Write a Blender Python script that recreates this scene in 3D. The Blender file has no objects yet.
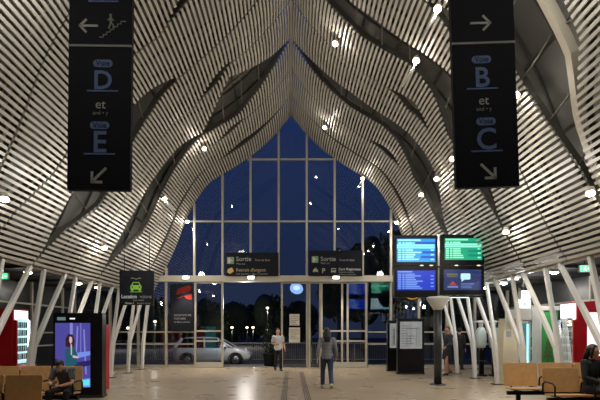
import bpy, bmesh, math, random
from mathutils import Vector, Matrix, Euler
random.seed(7)
S = bpy.context.scene
COL = S.collection
PI = math.pi
F_, CX, HY, CZ = 480.0, 291.0, 330.0, 1.65
YF = 21.1                                   # distance of the glass front

def at(px, py, Y):
    return Vector(((px-CX)/F_*Y, Y, CZ+(HY-py)/F_*Y))
def xat(px, Y): return (px-CX)/F_*Y
def zat(py, Y): return CZ+(HY-py)/F_*Y

# ------------------------------------------------------------------ materials
def lin(c):
    o = []
    for v in c:
        v = v/255.0
        o.append(v/12.92 if v <= 0.04045 else ((v+0.055)/1.055)**2.4)
    return (o[0], o[1], o[2], 1.0)
MATS = {}
def mat(name, col, rough=0.5, metal=0.0, var=0.12, scale=6.0, bump=0.0, spec=0.5):
    if name in MATS: return MATS[name]
    m = bpy.data.materials.new(name); m.use_nodes = True
    nt = m.node_tree; b = nt.nodes['Principled BSDF']
    b.inputs['Roughness'].default_value = rough
    b.inputs['Metallic'].default_value = metal
    b.inputs['Specular IOR Level'].default_value = spec
    c = lin(col)
    tc = nt.nodes.new('ShaderNodeTexCoord')
    n = nt.nodes.new('ShaderNodeTexNoise'); n.inputs['Scale'].default_value = scale; n.inputs['Detail'].default_value = 4
    nt.links.new(tc.outputs['Object'], n.inputs['Vector'])
    r = nt.nodes.new('ShaderNodeValToRGB')
    r.color_ramp.elements[0].position = 0.3; r.color_ramp.elements[1].position = 0.7
    r.color_ramp.elements[0].color = (c[0]*(1-var), c[1]*(1-var), c[2]*(1-var), 1)
    r.color_ramp.elements[1].color = (min(1, c[0]*(1+var)), min(1, c[1]*(1+var)), min(1, c[2]*(1+var)), 1)
    nt.links.new(n.outputs['Fac'], r.inputs['Fac'])
    nt.links.new(r.outputs['Color'], b.inputs['Base Color'])
    if bump:
        bp = nt.nodes.new('ShaderNodeBump'); bp.inputs['Strength'].default_value = bump; bp.inputs['Distance'].default_value = 0.01
        nt.links.new(n.outputs['Fac'], bp.inputs['Height']); nt.links.new(bp.outputs['Normal'], b.inputs['Normal'])
    MATS[name] = m
    return m
def em(name, col, strength):
    if name in MATS: return MATS[name]
    m = bpy.data.materials.new(name); m.use_nodes = True
    nt = m.node_tree; b = nt.nodes['Principled BSDF']
    b.inputs['Base Color'].default_value = (0.02, 0.02, 0.02, 1)
    b.inputs['Roughness'].default_value = 0.3
    b.inputs['Emission Color'].default_value = lin(col)
    b.inputs['Emission Strength'].default_value = strength
    MATS[name] = m
    return m
def glass(name, tint=(235, 240, 245), boost=1.0, refl=(1, 1, 1, 1)):
    if name in MATS: return MATS[name]
    m = bpy.data.materials.new(name); m.use_nodes = True
    nt = m.node_tree; nt.nodes.clear()
    out = nt.nodes.new('ShaderNodeOutputMaterial'); mix = nt.nodes.new('ShaderNodeMixShader')
    tr = nt.nodes.new('ShaderNodeBsdfTransparent'); tr.inputs['Color'].default_value = lin(tint)
    gl = nt.nodes.new('ShaderNodeBsdfGlossy'); gl.inputs['Roughness'].default_value = 0.015; gl.inputs['Color'].default_value = refl
    fr = nt.nodes.new('ShaderNodeFresnel'); fr.inputs['IOR'].default_value = 1.5
    mu = nt.nodes.new('ShaderNodeMath'); mu.operation = 'MULTIPLY'; mu.inputs[1].default_value = boost; mu.use_clamp = True
    nt.links.new(fr.outputs['Fac'], mu.inputs[0]); nt.links.new(mu.outputs[0], mix.inputs['Fac'])
    nt.links.new(tr.outputs[0], mix.inputs[1]); nt.links.new(gl.outputs[0], mix.inputs[2])
    nt.links.new(mix.outputs[0], out.inputs['Surface'])
    MATS[name] = m
    return m

def floor_mat():
    m = bpy.data.materials.new('stone_floor'); m.use_nodes = True
    nt = m.node_tree; b = nt.nodes['Principled BSDF']
    tc = nt.nodes.new('ShaderNodeTexCoord')
    br = nt.nodes.new('ShaderNodeTexBrick')
    br.offset = 0.5
    br.inputs['Scale'].default_value = 1.0
    br.inputs['Brick Width'].default_value = 1.2; br.inputs['Row Height'].default_value = 0.6
    br.inputs['Mortar Size'].default_value = 0.003
    br.inputs['Color1'].default_value = lin((150, 134, 110)); br.inputs['Color2'].default_value = lin((144, 128, 105))
    br.inputs['Mortar'].default_value = lin((144, 128, 105))
    nt.links.new(tc.outputs['Object'], br.inputs['Vector'])
    n = nt.nodes.new('ShaderNodeTexNoise'); n.inputs['Scale'].default_value = 1.2; n.inputs['Detail'].default_value = 3
    nt.links.new(tc.outputs['Object'], n.inputs['Vector'])
    mx = nt.nodes.new('ShaderNodeMix'); mx.data_type = 'RGBA'; mx.blend_type = 'MULTIPLY'; mx.inputs['Factor'].default_value = 0.10
    nt.links.new(br.outputs['Color'], mx.inputs['A']); nt.links.new(n.outputs['Color'], mx.inputs['B'])
    hs = nt.nodes.new('ShaderNodeHueSaturation'); hs.inputs['Saturation'].default_value = 0.9
    nt.links.new(mx.outputs['Result'], hs.inputs['Color'])
    nt.links.new(hs.outputs['Color'], b.inputs['Base Color'])
    rr = nt.nodes.new('ShaderNodeMapRange'); rr.inputs['To Min'].default_value = 0.22; rr.inputs['To Max'].default_value = 0.36
    nt.links.new(n.outputs['Fac'], rr.inputs['Value']); nt.links.new(rr.outputs[0], b.inputs['Roughness'])
    return m
def plaid_mat():
    m = bpy.data.materials.new('plaid_cotton'); m.use_nodes = True
    nt = m.node_tree; b = nt.nodes['Principled BSDF']; b.inputs['Roughness'].default_value = 0.9
    tc = nt.nodes.new('ShaderNodeTexCoord')
    outs = []
    for d in ('X', 'Z'):
        w = nt.nodes.new('ShaderNodeTexWave'); w.wave_type = 'BANDS'; w.bands_direction = d
        w.inputs['Scale'].default_value = 8.0; w.inputs['Distortion'].default_value = 0.3
        nt.links.new(tc.outputs['Object'], w.inputs['Vector']); outs.append(w.outputs['Fac'])
    ad = nt.nodes.new('ShaderNodeMath'); ad.operation = 'ADD'
    nt.links.new(outs[0], ad.inputs[0]); nt.links.new(outs[1], ad.inputs[1])
    hf = nt.nodes.new('ShaderNodeMath'); hf.operation = 'MULTIPLY'; hf.inputs[1].default_value = 0.5
    nt.links.new(ad.outputs[0], hf.inputs[0])
    r = nt.nodes.new('ShaderNodeValToRGB'); r.color_ramp.interpolation = 'EASE'
    r.color_ramp.elements[0].position = 0.2; r.color_ramp.elements[0].color = lin((84, 88, 98))
    r.color_ramp.elements[1].position = 0.85; r.color_ramp.elements[1].color = lin((150, 152, 158))
    nt.links.new(hf.outputs[0], r.inputs['Fac']); nt.links.new(r.outputs['Color'], b.inputs['Base Color'])
    return m

SLAT = mat('cream_aluminium_slat', (208, 204, 193), 0.42, 0.0, 0.05, 2)
RIBM = mat('cream_steel_rib', (196, 188, 170), 0.45, 0.0, 0.05, 2)
SKIN = mat('grey_roof_panel', (120, 119, 115), 0.6, 0.2, 0.1, 1.5)
DARKST = mat('dark_roof_steel', (84, 82, 77), 0.5, 0.2, 0.1, 3)
TRUSS = mat('grey_truss_steel', (120, 117, 108), 0.5, 0.1, 0.05, 2)
COLW = mat('white_painted_steel', (205, 205, 200), 0.4, 0.0, 0.05, 2)
MULL = mat('beige_aluminium', (178, 172, 158), 0.45, 0.1, 0.05, 2)
FLOOR = floor_mat()
SOFF = mat('dark_soffit', (40, 40, 40), 0.7, 0, 0.1, 2)
WALLD = mat('dark_side_panel', (26, 28, 30), 0.3, 0.1, 0.15, 2)
SIGNB = mat('charcoal_sign_board', (27, 29, 37), 0.6, 0, 0.08, 3, 0, 0.12)
SIGNW = mat('sign_white', (190, 190, 187), 0.6, 0, 0.03)
SIGNG = mat('sign_grey', (150, 150, 148), 0.6, 0, 0.03)
SIGNBL = mat('sign_blue', (96, 124, 178), 0.6, 0, 0.03)
BLACK = mat('black_frame', (13, 14, 17), 0.35, 0, 0.1, 6, 0, 0.25)
DGREY = mat('dark_grey_metal', (48, 52, 54), 0.4, 0.4, 0.1)
WOOD = mat('tan_seat_panel', (190, 152, 104), 0.42, 0, 0.1, 9)
CHROME = mat('brushed_chrome', (190, 190, 190), 0.25, 1.0, 0.04)
RED = mat('red_enamel', (190, 22, 34), 0.4, 0, 0.06)
CREAM = mat('cream_laminate', (205, 196, 168), 0.5, 0, 0.05)
WHITEP = mat('white_laminate', (200, 200, 194), 0.5, 0, 0.05)
GREEN = mat('green_laminate', (60, 158, 84), 0.5, 0, 0.06)
GROOVE = mat('dark_floor_groove', (58, 50, 44), 0.6, 0, 0.1)
GLASSF = glass('facade_glass', (225, 232, 240), 2.0)
GLASSD = glass('door_glass', (225, 232, 240), 2.0)
LAMPW = em('warm_lamp_lens', (255, 236, 200), 30)
LAMPN = em('neutral_lamp_lens', (250, 250, 235), 14)

# ------------------------------------------------------------------ mesh builder
class MB:
    def __init__(s): s.v = []; s.f = []; s.mi = []; s.sm = []
    def add(s, vs, fs, mi=0, smooth=False):
        o = len(s.v); s.v += [tuple(v) for v in vs]
        for f in fs:
            s.f.append([i+o for i in f]); s.mi.append(mi); s.sm.append(smooth)
    def box(s, c, d, rot=None, mi=0):
        x, y, z = d[0]/2, d[1]/2, d[2]/2
        vs = [Vector(p) for p in ((-x,-y,-z),(x,-y,-z),(x,y,-z),(-x,y,-z),(-x,-y,z),(x,-y,z),(x,y,z),(-x,y,z))]
        if rot is not None:
            R = rot if isinstance(rot, Matrix) else Euler(rot).to_matrix()
            vs = [R @ v for v in vs]
        c = Vector(c)
        s.add([v+c for v in vs], [(0,3,2,1),(4,5,6,7),(0,1,5,4),(1,2,6,5),(2,3,7,6),(3,0,4,7)], mi)
        return s
    def bbox(s, x0, x1, y0, y1, z0, z1, mi=0):
        return s.box(((x0+x1)/2, (y0+y1)/2, (z0+z1)/2), (abs(x1-x0), abs(y1-y0), abs(z1-z0)), None, mi)
    def rbox(s, c, d, r=0.02, seg=3, axis='y', mi=0):
        # box with rounded corners in the plane across `axis`
        a, b, h = {'y': (d[0], d[2], d[1]), 'z': (d[0], d[1], d[2]), 'x': (d[1], d[2], d[0])}[axis]
        pts = []
        for qx, qy, a0 in ((1,1,0),(-1,1,90),(-1,-1,180),(1,-1,270)):
            for i in range(seg+1):
                t = math.radians(a0+90*i/seg)
                pts.append((qx*(a/2-r)+r*math.cos(t), qy*(b/2-r)+r*math.sin(t)))
        return s.prism(pts, h, c, axis, mi)
    def prism(s, pts, h, c=(0,0,0), axis='y', mi=0):
        c = Vector(c); n = len(pts)
        def mk(p, k):
            if axis == 'y': return c+Vector((p[0], k, p[1]))
            if axis == 'z': return c+Vector((p[0], p[1], k))
            return c+Vector((k, p[0], p[1]))
        vs = [mk(p, -h/2) for p in pts]+[mk(p, h/2) for p in pts]
        fs = [tuple(range(n)), tuple(reversed(range(n, 2*n)))]
        fs += [(i, i+n, (i+1) % n+n, (i+1) % n) for i in range(n)]
        s.add(vs, fs, mi); return s
    def loft(s, pts, rad, side=None, n=12, mi=0, cap=True, sq=1.0):
        # tube through pts, radii (ra, rb); `side` = direction of ra
        pts = [Vector(p) for p in pts]; rings = []
        L = len(pts)
        prev = None
        for i, p in enumerate(pts):
            t = (pts[min(i+1, L-1)]-pts[max(i-1, 0)])
            if t.length < 1e-9: t = Vector((0,0,1))
            t.normalize()
            sd = Vector(side) if side is not None else (prev if prev else Vector((1,0,0)) if abs(t.x) < .9 else Vector((0,1,0)))
            a = sd - t*sd.dot(t)
            if a.length < 1e-4: a = Vector((0,1,0)) - t*t.y
            if a.length < 1e-4: a = Vector((0,0,1)) - t*t.z
            a.normalize(); b = t.cross(a); prev = a
            r = rad[i] if hasattr(rad, '__len__') else rad
            ra, rb = r if hasattr(r, '__len__') else (r, r)
            ring = []
            for k in range(n):
                w = 2*PI*k/n; cc, ss = math.cos(w), math.sin(w)
                if sq != 1.0:
                    cc = math.copysign(abs(cc)**sq, cc); ss = math.copysign(abs(ss)**sq, ss)
                ring.append(p + a*ra*cc + b*rb*ss)
            rings.append(ring)
        vs = [v for r in rings for v in r]; fs = []
        for i in range(L-1):
            for k in range(n):
                fs.append((i*n+k, i*n+(k+1) % n, (i+1)*n+(k+1) % n, (i+1)*n+k))
        if cap:
            fs.append(tuple(reversed(range(n)))); fs.append(tuple(range((L-1)*n, L*n)))
        s.add(vs, fs, mi, True); return s
    def beam(s, pts, w, h, side, mi=0):
        # rectangular bar through pts
        pts = [Vector(p) for p in pts]; L = len(pts); vs = []
        for i, p in enumerate(pts):
            t = (pts[min(i+1, L-1)]-pts[max(i-1, 0)]).normalized()
            a = Vector(side) - t*Vector(side).dot(t); a.normalize(); b = t.cross(a)
            ww = w[i] if hasattr(w, '__len__') else w
            for sa, sb in ((-1,-1),(1,-1),(1,1),(-1,1)):
                vs.append(p+a*sa*ww/2+b*sb*h/2)
        fs = [(i*4+k, i*4+(k+1) % 4, (i+1)*4+(k+1) % 4, (i+1)*4+k) for i in range(L-1) for k in range(4)]
        fs += [(3,2,1,0), ((L-1)*4, (L-1)*4+1, (L-1)*4+2, (L-1)*4+3)]
        s.add(vs, fs, mi); return s
    def cyl(s, p0, p1, r, n=14, mi=0): return s.loft([p0, p1], [r, r], None, n, mi)
    def ell(s, c, r, M=None, nu=16, nv=10, mi=0, fn=None):
        c = Vector(c); vs = []; 
        for j in range(nv+1):
            ph = PI*j/nv
            for i in range(nu):
                th = 2*PI*i/nu
                p = Vector((r[0]*math.sin(ph)*math.cos(th), r[1]*math.sin(ph)*math.sin(th), r[2]*math.cos(ph)))
                if fn: p = fn(p)
                if M is not None: p = M @ p
                vs.append(p+c)
        fs = []
        for j in range(nv):
            for i in range(nu):
                a, b2, c2, d = j*nu+i, j*nu+(i+1) % nu, (j+1)*nu+(i+1) % nu, (j+1)*nu+i
                if j == 0: fs.append((a, d, c2))
                elif j == nv-1: fs.append((a, d, b2))
                else: fs.append((a, d, c2, b2))
        s.add(vs, fs, mi, True); return s
    def mesh(s, name):
        me = bpy.data.meshes.new(name); me.from_pydata(s.v, [], s.f)
        me.polygons.foreach_set('material_index', s.mi); me.polygons.foreach_set('use_smooth', s.sm)
        me.update(); return me
    def build(s, name, mats, parent=None, loc=None, bevel=0.0, fix=True):
        me = s.mesh(name)
        if fix:
            bm = bmesh.new(); bm.from_mesh(me)
            bmesh.ops.remove_doubles(bm, verts=bm.verts, dist=1e-6) if False else None
            bmesh.ops.recalc_face_normals(bm, faces=bm.faces); bm.to_mesh(me); bm.free()
        for m in (mats if isinstance(mats, (list, tuple)) else [mats]): me.materials.append(m)
        o = bpy.data.objects.new(name, me); COL.objects.link(o)
        if parent is not None: o.parent = parent
        if loc is not None: o.location = loc
        if bevel:
            b = o.modifiers.new('bevel', 'BEVEL'); b.width = bevel; b.segments = 2; b.limit_method = 'ANGLE'
        return o

def tag(o, label, cat, group=None):
    o['label'] = label; o['category'] = cat
    if group: o['group'] = group
    return o
def empty(name, loc=(0,0,0), rz=0.0):
    o = bpy.data.objects.new(name, None); COL.objects.link(o)
    o.location = loc; o.rotation_euler = (0, 0, rz); o.empty_display_size = 0.1
    return o
def thing(name, label, cat, loc=(0,0,0), rz=0.0, group=None):
    return tag(empty(name, loc, rz), label, cat, group)
def structure(o): o['kind'] = 'structure'; return o
def copy_tree(o, parent=None):
    c = o.copy(); COL.objects.link(c)
    if parent is not None: c.parent = parent
    for ch in [x for x in COL.objects if x.parent == o]: copy_tree(ch, c)
    return c
def text_mesh(body, size, loc, material, parent, name='lettering', align='LEFT', extr=0.002, bold=0.0, rot=(PI/2, 0, 0), sx=1.0):
    cu = bpy.data.curves.new('t', 'FONT'); cu.body = body; cu.size = size; cu.align_x = align; cu.align_y = 'BOTTOM_BASELINE'
    cu.extrude = extr; cu.offset = bold; cu.resolution_u = 3
    t = bpy.data.objects.new('t', cu)
    me = bpy.data.meshes.new_from_object(t)
    bpy.data.objects.remove(t); bpy.data.curves.remove(cu)
    me.materials.clear(); me.materials.append(material)
    o = bpy.data.objects.new(name, me); COL.objects.link(o)
    o.location = loc; o.rotation_euler = rot; o.scale = (sx, 1, 1)
    if parent is not None: o.parent = parent
    return o

# ------------------------------------------------------------------ roof profile (half section, metres)
PX = [(0,114.5),(3,118.6),(7,123.8),(14,132.5),(27,145.5),(40,156),(58,168),(74,177.5),(84,185.5),(92,196),(98,206),(105,220),(115,246),(126,270),(134,285),(140,295)]
K = YF/F_
KN = [((x*K), CZ+(HY-y)*K) for x, y in PX]
def catmull(P, n=12):
    out = []
    for i in range(len(P)-1):
        p0 = P[max(i-1, 0)]; p1 = P[i]; p2 = P[i+1]; p3 = P[min(i+2, len(P)-1)]
        for j in range(n):
            t = j/n
            out.append(tuple(0.5*(2*p1[k]+(p2[k]-p0[k])*t+(2*p0[k]-5*p1[k]+4*p2[k]-p3[k])*t*t+(-p0[k]+3*p1[k]-3*p2[k]+p3[k])*t**3) for k in (0,1)))
    out.append(P[-1]); return out
DENSE = catmull(KN)
ARC = [0.0]
for a, b in zip(DENSE, DENSE[1:]): ARC.append(ARC[-1]+math.hypot(b[0]-a[0], b[1]-a[1]))
LEN = ARC[-1]
def prof(u, off=0.0):
    s = max(0, min(1, u))*LEN
    for i in range(len(ARC)-1):
        if ARC[i+1] >= s: break
    t = (s-ARC[i])/max(1e-9, ARC[i+1]-ARC[i])
    a, b = DENSE[i], DENSE[i+1]
    x, z = a[0]+(b[0]-a[0])*t, a[1]+(b[1]-a[1])*t
    i0, i1 = max(0, i-4), min(len(DENSE)-1, i+5)
    tx, tz = DENSE[i1][0]-DENSE[i0][0], DENSE[i1][1]-DENSE[i0][1]
    l = math.hypot(tx, tz); tx /= l; tz /= l
    nx, nz = -tz, tx                       # outward normal (up / away from hall)
    return x+nx*off, z+nz*off, tx, tz, nx, nz
def prof_z(x):
    x = abs(x)
    for a, b in zip(DENSE, DENSE[1:]):
        if b[0] >= x >= a[0]:
            return a[1]+(b[1]-a[1])*(x-a[0])/max(1e-9, b[0]-a[0])
    return DENSE[-1][1]
def ray_roof(px, py, inset=0.2):
    # the place where the sight line meets the roof shell
    r = abs(px-CX)/(HY-py); best = None
    for i in range(400):
        u = i/399; x, z = prof(u, -inset)[:2]
        d = abs(x/(z-CZ)-r)
        if best is None or d < best[0]: best = (d, u, x, z)
    _, u, x, z = best
    Y = F_*(z-CZ)/(HY-py)
    return u, math.copysign(x, px-CX), Y, z

# ------------------------------------------------------------------ roof
STEP = 1.85
NK = 12
YEND = -1.2
KNOT = {-1: [(0,-.03,.03),(.10,-.38,.42),(.26,-1.2,1.35),(.40,1.05,1.25),(.50,.7,1.6),(.61,.35,1.6),(.72,-.1,1.45),(.80,-.39,1.2),(.90,-.5,.1),(.95,-.4,-.25),(1,-.5,-.42)],
        1: [(0,-.03,.03),(.12,-.25,.35),(.26,-.35,.6),(.39,-.2,.5),(.46,-.2,.8),(.58,-.45,1.45),(.66,-.4,1.35),(.76,.3,1.0),(.84,.55,.78),(1,.62,.70)]}
def gap(k, u, sg):
    """centre and half width (along the hall) of the opening at rib line k"""
    y = YF-STEP*k
    if k == 0 or k >= NK: return y, 0.0
    kn = KNOT[sg]
    for (u0, n0, f0), (u1, n1, f1) in zip(kn, kn[1:]):
        if u <= u1: break
    t = (u-u0)/(u1-u0); n_, f_ = n0+(n1-n0)*t, f0+(f1-f0)*t
    if k % 2 == 1:
        if sg < 0 and ((k == 5 and u < 0.40) or k >= 7):
            c = y+1.15*min(1, u/0.4)*(1 if k == 5 else 0.6); n_, f_ = c-y-0.03, c-y+0.03
        if k == 1: n_, f_ = n_*0.22, f_*0.22
        return y+(n_+f_)/2, max(0.035, (f_-n_)/2)
    c = y+(n_+f_)/2*(0.22+0.78 if k > 2 else 0.55)
    w = 0.0
    if sg > 0: w = 0.30*max(0, 1-abs(u-0.45)/0.09)
    else: w = 0.22*max(0, 1-abs(u-0.30)/0.08)
    return c, max(0.03, w)
roof = structure(empty('ceiling'))
NS = int(LEN/0.122)
us = [(i+0.5)/NS for i in range(NS)]
for sgn in (-1, 1):
    for k in range(0, NK):
        mb = MB()
        for u in us:
            c0, h0 = gap(k, u, sgn); c1, h1 = gap(k+1, u, sgn)
            ya, yb = c0-h0, c1+h1
            if k == 0: ya = YF-0.03
            if k == NK-1: yb = YEND
            ya = max(ya, YEND); yb = max(yb, YEND)
            if ya-yb < 0.12: continue
            x, z, tx, tz, nx, nz = prof(u)
            seg = 4; vs = []
            for j in range(seg+1):
                t = j/seg; y = ya+(yb-ya)*t
                o = -0.03*math.sin(PI*t)
                for a, b in ((-1,-1),(1,-1),(1,1),(-1,1)):
                    vs.append((sgn*(x+nx*(o+b*0.018)+tx*a*0.029), y, z+nz*(o+b*0.018)+tz*a*0.029))
            fs = [(j*4+q, j*4+(q+1) % 4, (j+1)*4+(q+1) % 4, (j+1)*4+q) for j in range(seg) for q in range(4)]
            fs += [(3,2,1,0), (seg*4, seg*4+1, seg*4+2, seg*4+3)]
            mb.add(vs, fs)
        if mb.v: mb.build('slat_panel', SLAT, roof)
UU = [i/44 for i in range(45)]
for sgn in (-1, 1):
    for k in range(0, NK):
        wide = k >= 1
        for e in ((-1, 1) if wide else (0,)):
            pts = []
            for u in UU:
                c, h = gap(k, u, sgn)
                x, z = prof(u, 0.15)[:2]
                pts.append((sgn*x, max(YEND, c+e*(h+0.10)) if k else YF-0.12, z))
            MB().beam(pts, 0.05, 0.12, (0, 1, 0)).build('arch_rib', DARKST, roof)
        if wide:
            pts = []
            for u in UU:
                c, h = gap(k, u, sgn); x, z = prof(u, 0.42)[:2]; pts.append((sgn*x, c, z))
            t = MB().loft(pts, 0.04, (0, 1, 0), 8)
            rng = [0.12, 0.2, 0.28, 0.36, 0.5, 0.6, 0.7, 0.8] if k % 2 else []
            for q, u in enumerate(rng):
                c, h = gap(k, u, sgn); x, z = prof(u, 0.42)[:2]; x2, z2 = prof(min(1, u+0.03), 0.12)[:2]
                t.cyl((sgn*x, c, z), (sgn*x2, c+h, z2), 0.018, 8); t.cyl((sgn*x, c, z), (sgn*x2, c-h, z2), 0.018, 8)
            t.build('truss_tube', TRUSS, roof)
    if sgn > 0:
        pts = []
        for u in UU:
            c, h = gap(7, u, 1); x, z = prof(u, 0.22)[:2]; pts.append((x, c-0.35*h, z))
        MB().beam(pts, 0.16, 0.16, (0, 1, 0)).build('arch_rib', RIBM, roof)
    # outer roof panels
    sk = MB(); rows = [prof(u, 0.72)[:2] for u in UU]; ys = [YF-STEP*0.5*j for j in range(2*NK+1)]
    vs = [(sgn*max(0.0, x), y, z) for y in ys for x, z in rows]; n = len(rows)
    fs = [(j*n+i, j*n+i+1, (j+1)*n+i+1, (j+1)*n+i) for j in range(len(ys)-1) for i in range(n-1)]
    sk.add(vs, fs, 0, True)
    sk.build('roof_skin', SKIN, roof)
    rs = MB()
    for j in range(len(ys)):
        rs.beam([(sgn*max(0.02, prof(u, 0.68)[0]), ys[j], prof(u, 0.68)[1]) for u in UU], 0.05, 0.05, (0, 1, 0))
    for u in (0.1, 0.22, 0.34, 0.46, 0.6, 0.75, 0.9):
        x, z = prof(u, 0.68)[:2]; rs.beam([(sgn*x, YF, z), (sgn*x, YEND, z)], 0.05, 0.05, (1, 0, 0))
    rs.build('roof_purlins', DARKST, roof)
    # front end closure between slats and skin
    ec = MB(); a = [prof(u, 0.0)[:2] for u in UU]; b = [prof(u, 0.75)[:2] for u in UU]; n = len(a)
    ec.add([(sgn*x, YF+0.02, z) for x, z in a]+[(sgn*max(0, x), YF+0.02, z) for x, z in b], [(i, i+1, n+i+1, n+i) for i in range(n-1)])
    ec.build('end_panel', SKIN, roof)
    # low side soffit beyond the column line
    so = MB(); x0, x1 = sgn*6.0, sgn*9.6
    so.bbox(x0, x1, YEND, YF, 3.42, 3.55)
    for q in range(12): so.bbox(x0+sgn*0.3, x1, YF-0.6-1.85*q-0.04, YF-0.6-1.85*q+0.04, 3.34, 3.42)
    so.build('side_soffit', SOFF, roof)
    gb = MB(); x, z = prof(1.0)[:2]
    gb.loft([(sgn*(x+0.12), YF, z+0.0), (sgn*(x+0.12), YEND, z+0.0)], 0.045, None, 10)
    gb.build('eaves_tube', RIBM, roof)
rz = prof(0, 0)[1]
MB().loft([(0, YF, rz-0.02), (0, YEND, rz-0.02)], 0.06, None, 10).build('ridge_tube', RIBM, roof)

# ------------------------------------------------------------------ floor, walls
fl = MB(); fl.bbox(-9.8, 9.8, YEND-0.2, YF+0.25, -0.2, 0.0)
structure(fl.build('floor', FLOOR))
for sgn, nm in ((-1, 'wall_left'), (1, 'wall_right')):
    w = structure(empty(nm))
    MB().bbox(sgn*9.6, sgn*9.75, YEND, YF+0.2, 0, 3.5).build('dark_panel', WALLD, w)
    mm = MB()
    for q in range(9):
        y = YF-1.0-2.4*q
        mm.bbox(sgn*9.52, sgn*9.6, y-0.04, y+0.04, 0, 3.42)
    for z in (0.06, 1.05, 1.55, 2.6): mm.bbox(sgn*9.54, sgn*9.6, YEND, YF, z-0.03, z+0.03)
    mm.build('mullion', MULL, w)
wb = MB(); wb.bbox(-9.7, 9.7, YEND-0.2, YEND-0.05, 0, 12.6); structure(wb.build('wall_back', WALLD))

# ------------------------------------------------------------------ glass front
front = structure(empty('window_1', (0, YF, 0)))
DX0, DX1 = xat(223, YF), xat(281, YF)              # open doorway
BZ0, BZ1 = zat(282, YF), zat(276, YF)
gm = MB()
left = [(-p[0], p[1]) for p in DENSE]; right = [(p[0], p[1]) for p in DENSE]
g = [q for q in left[::-1] if q[1] > BZ1]+[q for q in right[1:] if q[1] > BZ1]
g = [(-9.5, BZ1+0.0)] + [(-9.5, 3.4), (-DENSE[-1][0], 3.4)] + [(x, z) for x, z in g if z > 3.4] + [(DENSE[-1][0], 3.4), (9.5, 3.4), (9.5, BZ1)] if BZ1 < 3.4 else g
g = [(g[0][0], BZ1)] + g + [(g[-1][0], BZ1)] if BZ1 >= 3.4 else g
gm.add([(x, 0, z) for x, z in g], [tuple(range(len(g)))])
gm.build('glass_upper', glass('upper_glass', (225, 232, 240), 0.75), front, fix=False)
gl = MB()
for x0, x1 in ((-9.5, DX0-1.25), (xat(368, YF), 9.5)):
    gl.add([(x0, 0, 0.05), (x1, 0, 0.05), (x1, 0, BZ0), (x0, 0, BZ0)], [(0, 1, 2, 3)])
gl.build('glass_lower', GLASSF, front, fix=False)
MX = [-9.5] + [xat(p, YF) for p in (110.5, 138.5, 166.5, 194.6, 222.7, 250.7, 278.7, 306.7, 334.5, 362.5, 390.7, 418.6, 446.5, 474.5)] + [9.5]
for x in MX:
    m = MB(); zt = prof_z(x)-0.03 if abs(x) < DENSE[-1][0] else 3.4
    inner = DX0-1.3 < x < xat(366, YF)
    z0 = BZ1 if inner else 0.0
    if zt - z0 < 0.1: continue
    m.bbox(x-0.045, x+0.045, -0.10, 0.06, z0, zt); m.build('mullion', MULL, front)
for py in (159.5, 221.5):
    z = zat(py, YF)
    u = [p for p in DENSE if p[1] >= z][-1][0]
    MB().bbox(-u+0.02, u-0.02, -0.06, 0.05, z-0.03, z+0.03).build('transom', MULL, front)
MB().bbox(-6.9, 9.5, -0.22, 0.14, BZ0, BZ1).build('door_header_beam', mat('beam_aluminium', (190, 182, 164), 0.45, 0, 0.04), front)
MB().bbox(-9.5, -6.9, -0.08, 0.10, BZ0, BZ0+0.1).build('transom', MULL, front)
for x0, x1 in ((-9.5, DX0-1.25), (xat(368, YF), 9.5)):
    for py in (332, 344): MB().bbox(x0, x1, -0.05, 0.05, zat(py, YF)-0.03, zat(py, YF)+0.03).build('transom', MULL, front)
    MB().bbox(x0, x1, -0.08, 0.08, 0.0, 0.12).build('sill', MULL, front)

def door(nm, px0, px1, Yd, rails=True, mid=(), kick=0.24):
    d = structure(empty(nm, (0, Yd, 0)))
    x0, x1 = xat(px0, YF), xat(px1, YF)
    f = MB()
    for x in (x0+0.04, x1-0.04): f.bbox(x-0.045, x+0.045, -0.05, 0.05, 0.0, BZ0)
    for p in mid: f.bbox(xat(p, YF)-0.04, xat(p, YF)+0.04, -0.045, 0.045, 0.0, BZ0)
    f.bbox(x0+0.085, x1-0.085, -0.045, 0.045, BZ0-0.07, BZ0)
    if rails:
        for py in (331, 341): f.bbox(x0, x1, -0.04, 0.04, zat(py, YF)-0.035, zat(py, YF)+0.035)
    f.build('door_frame', MULL, d)
    g = MB(); g.add([(x0, 0, 0.03), (x1, 0, 0.03), (x1, 0, BZ0), (x0, 0, BZ0)], [(0,1,2,3)]); g.build('door_pane', GLASSD, d, fix=False)
    if kick:
        MB().bbox(x0+0.03, x1-0.03, -0.06, 0.06, 0.01, kick).build('kick_plate', mat('kick_aluminium', (186, 182, 170), 0.4, 0.1, 0.04), d)
    hd = MB(); hx = x1-0.14 if px0 < 250 else x0+0.14
    hd.cyl((hx, -0.10, 0.95), (hx, -0.10, 1.25), 0.018, 8); hd.cyl((hx, -0.10, 0.97), (hx, -0.03, 0.97), 0.012, 6); hd.cyl((hx, -0.10, 1.23), (hx, -0.03, 1.23), 0.012, 6)
    hd.build('door_handle', BLACK, d)
    return d
door('door_1', 194.6, 223.5, YF-0.04)
door('door_2', 281, 308, YF+0.06, rails=False, kick=0)
door('door_3', 308.5, 321, YF-0.01, rails=False, kick=0)
door('door_4', 320.5, 367, YF-0.04, mid=(342, 347.5))

# ------------------------------------------------------------------ tactile strips in the floor
for cx in (-0.17, 0.405):
    g = MB()
    for d in (-0.06, -0.02, 0.02, 0.06): g.bbox(cx+d-0.010, cx+d+0.010, 3.0, 19.0, -0.004, 0.006)
    o = g.build('guide_strip', GROOVE)
    tag(o, 'dark grooved guide strip in the floor, %s one of the pair' % ('left' if cx < 0 else 'right'), 'tactile strip', 'tactile guide strips in the floor')

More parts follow.
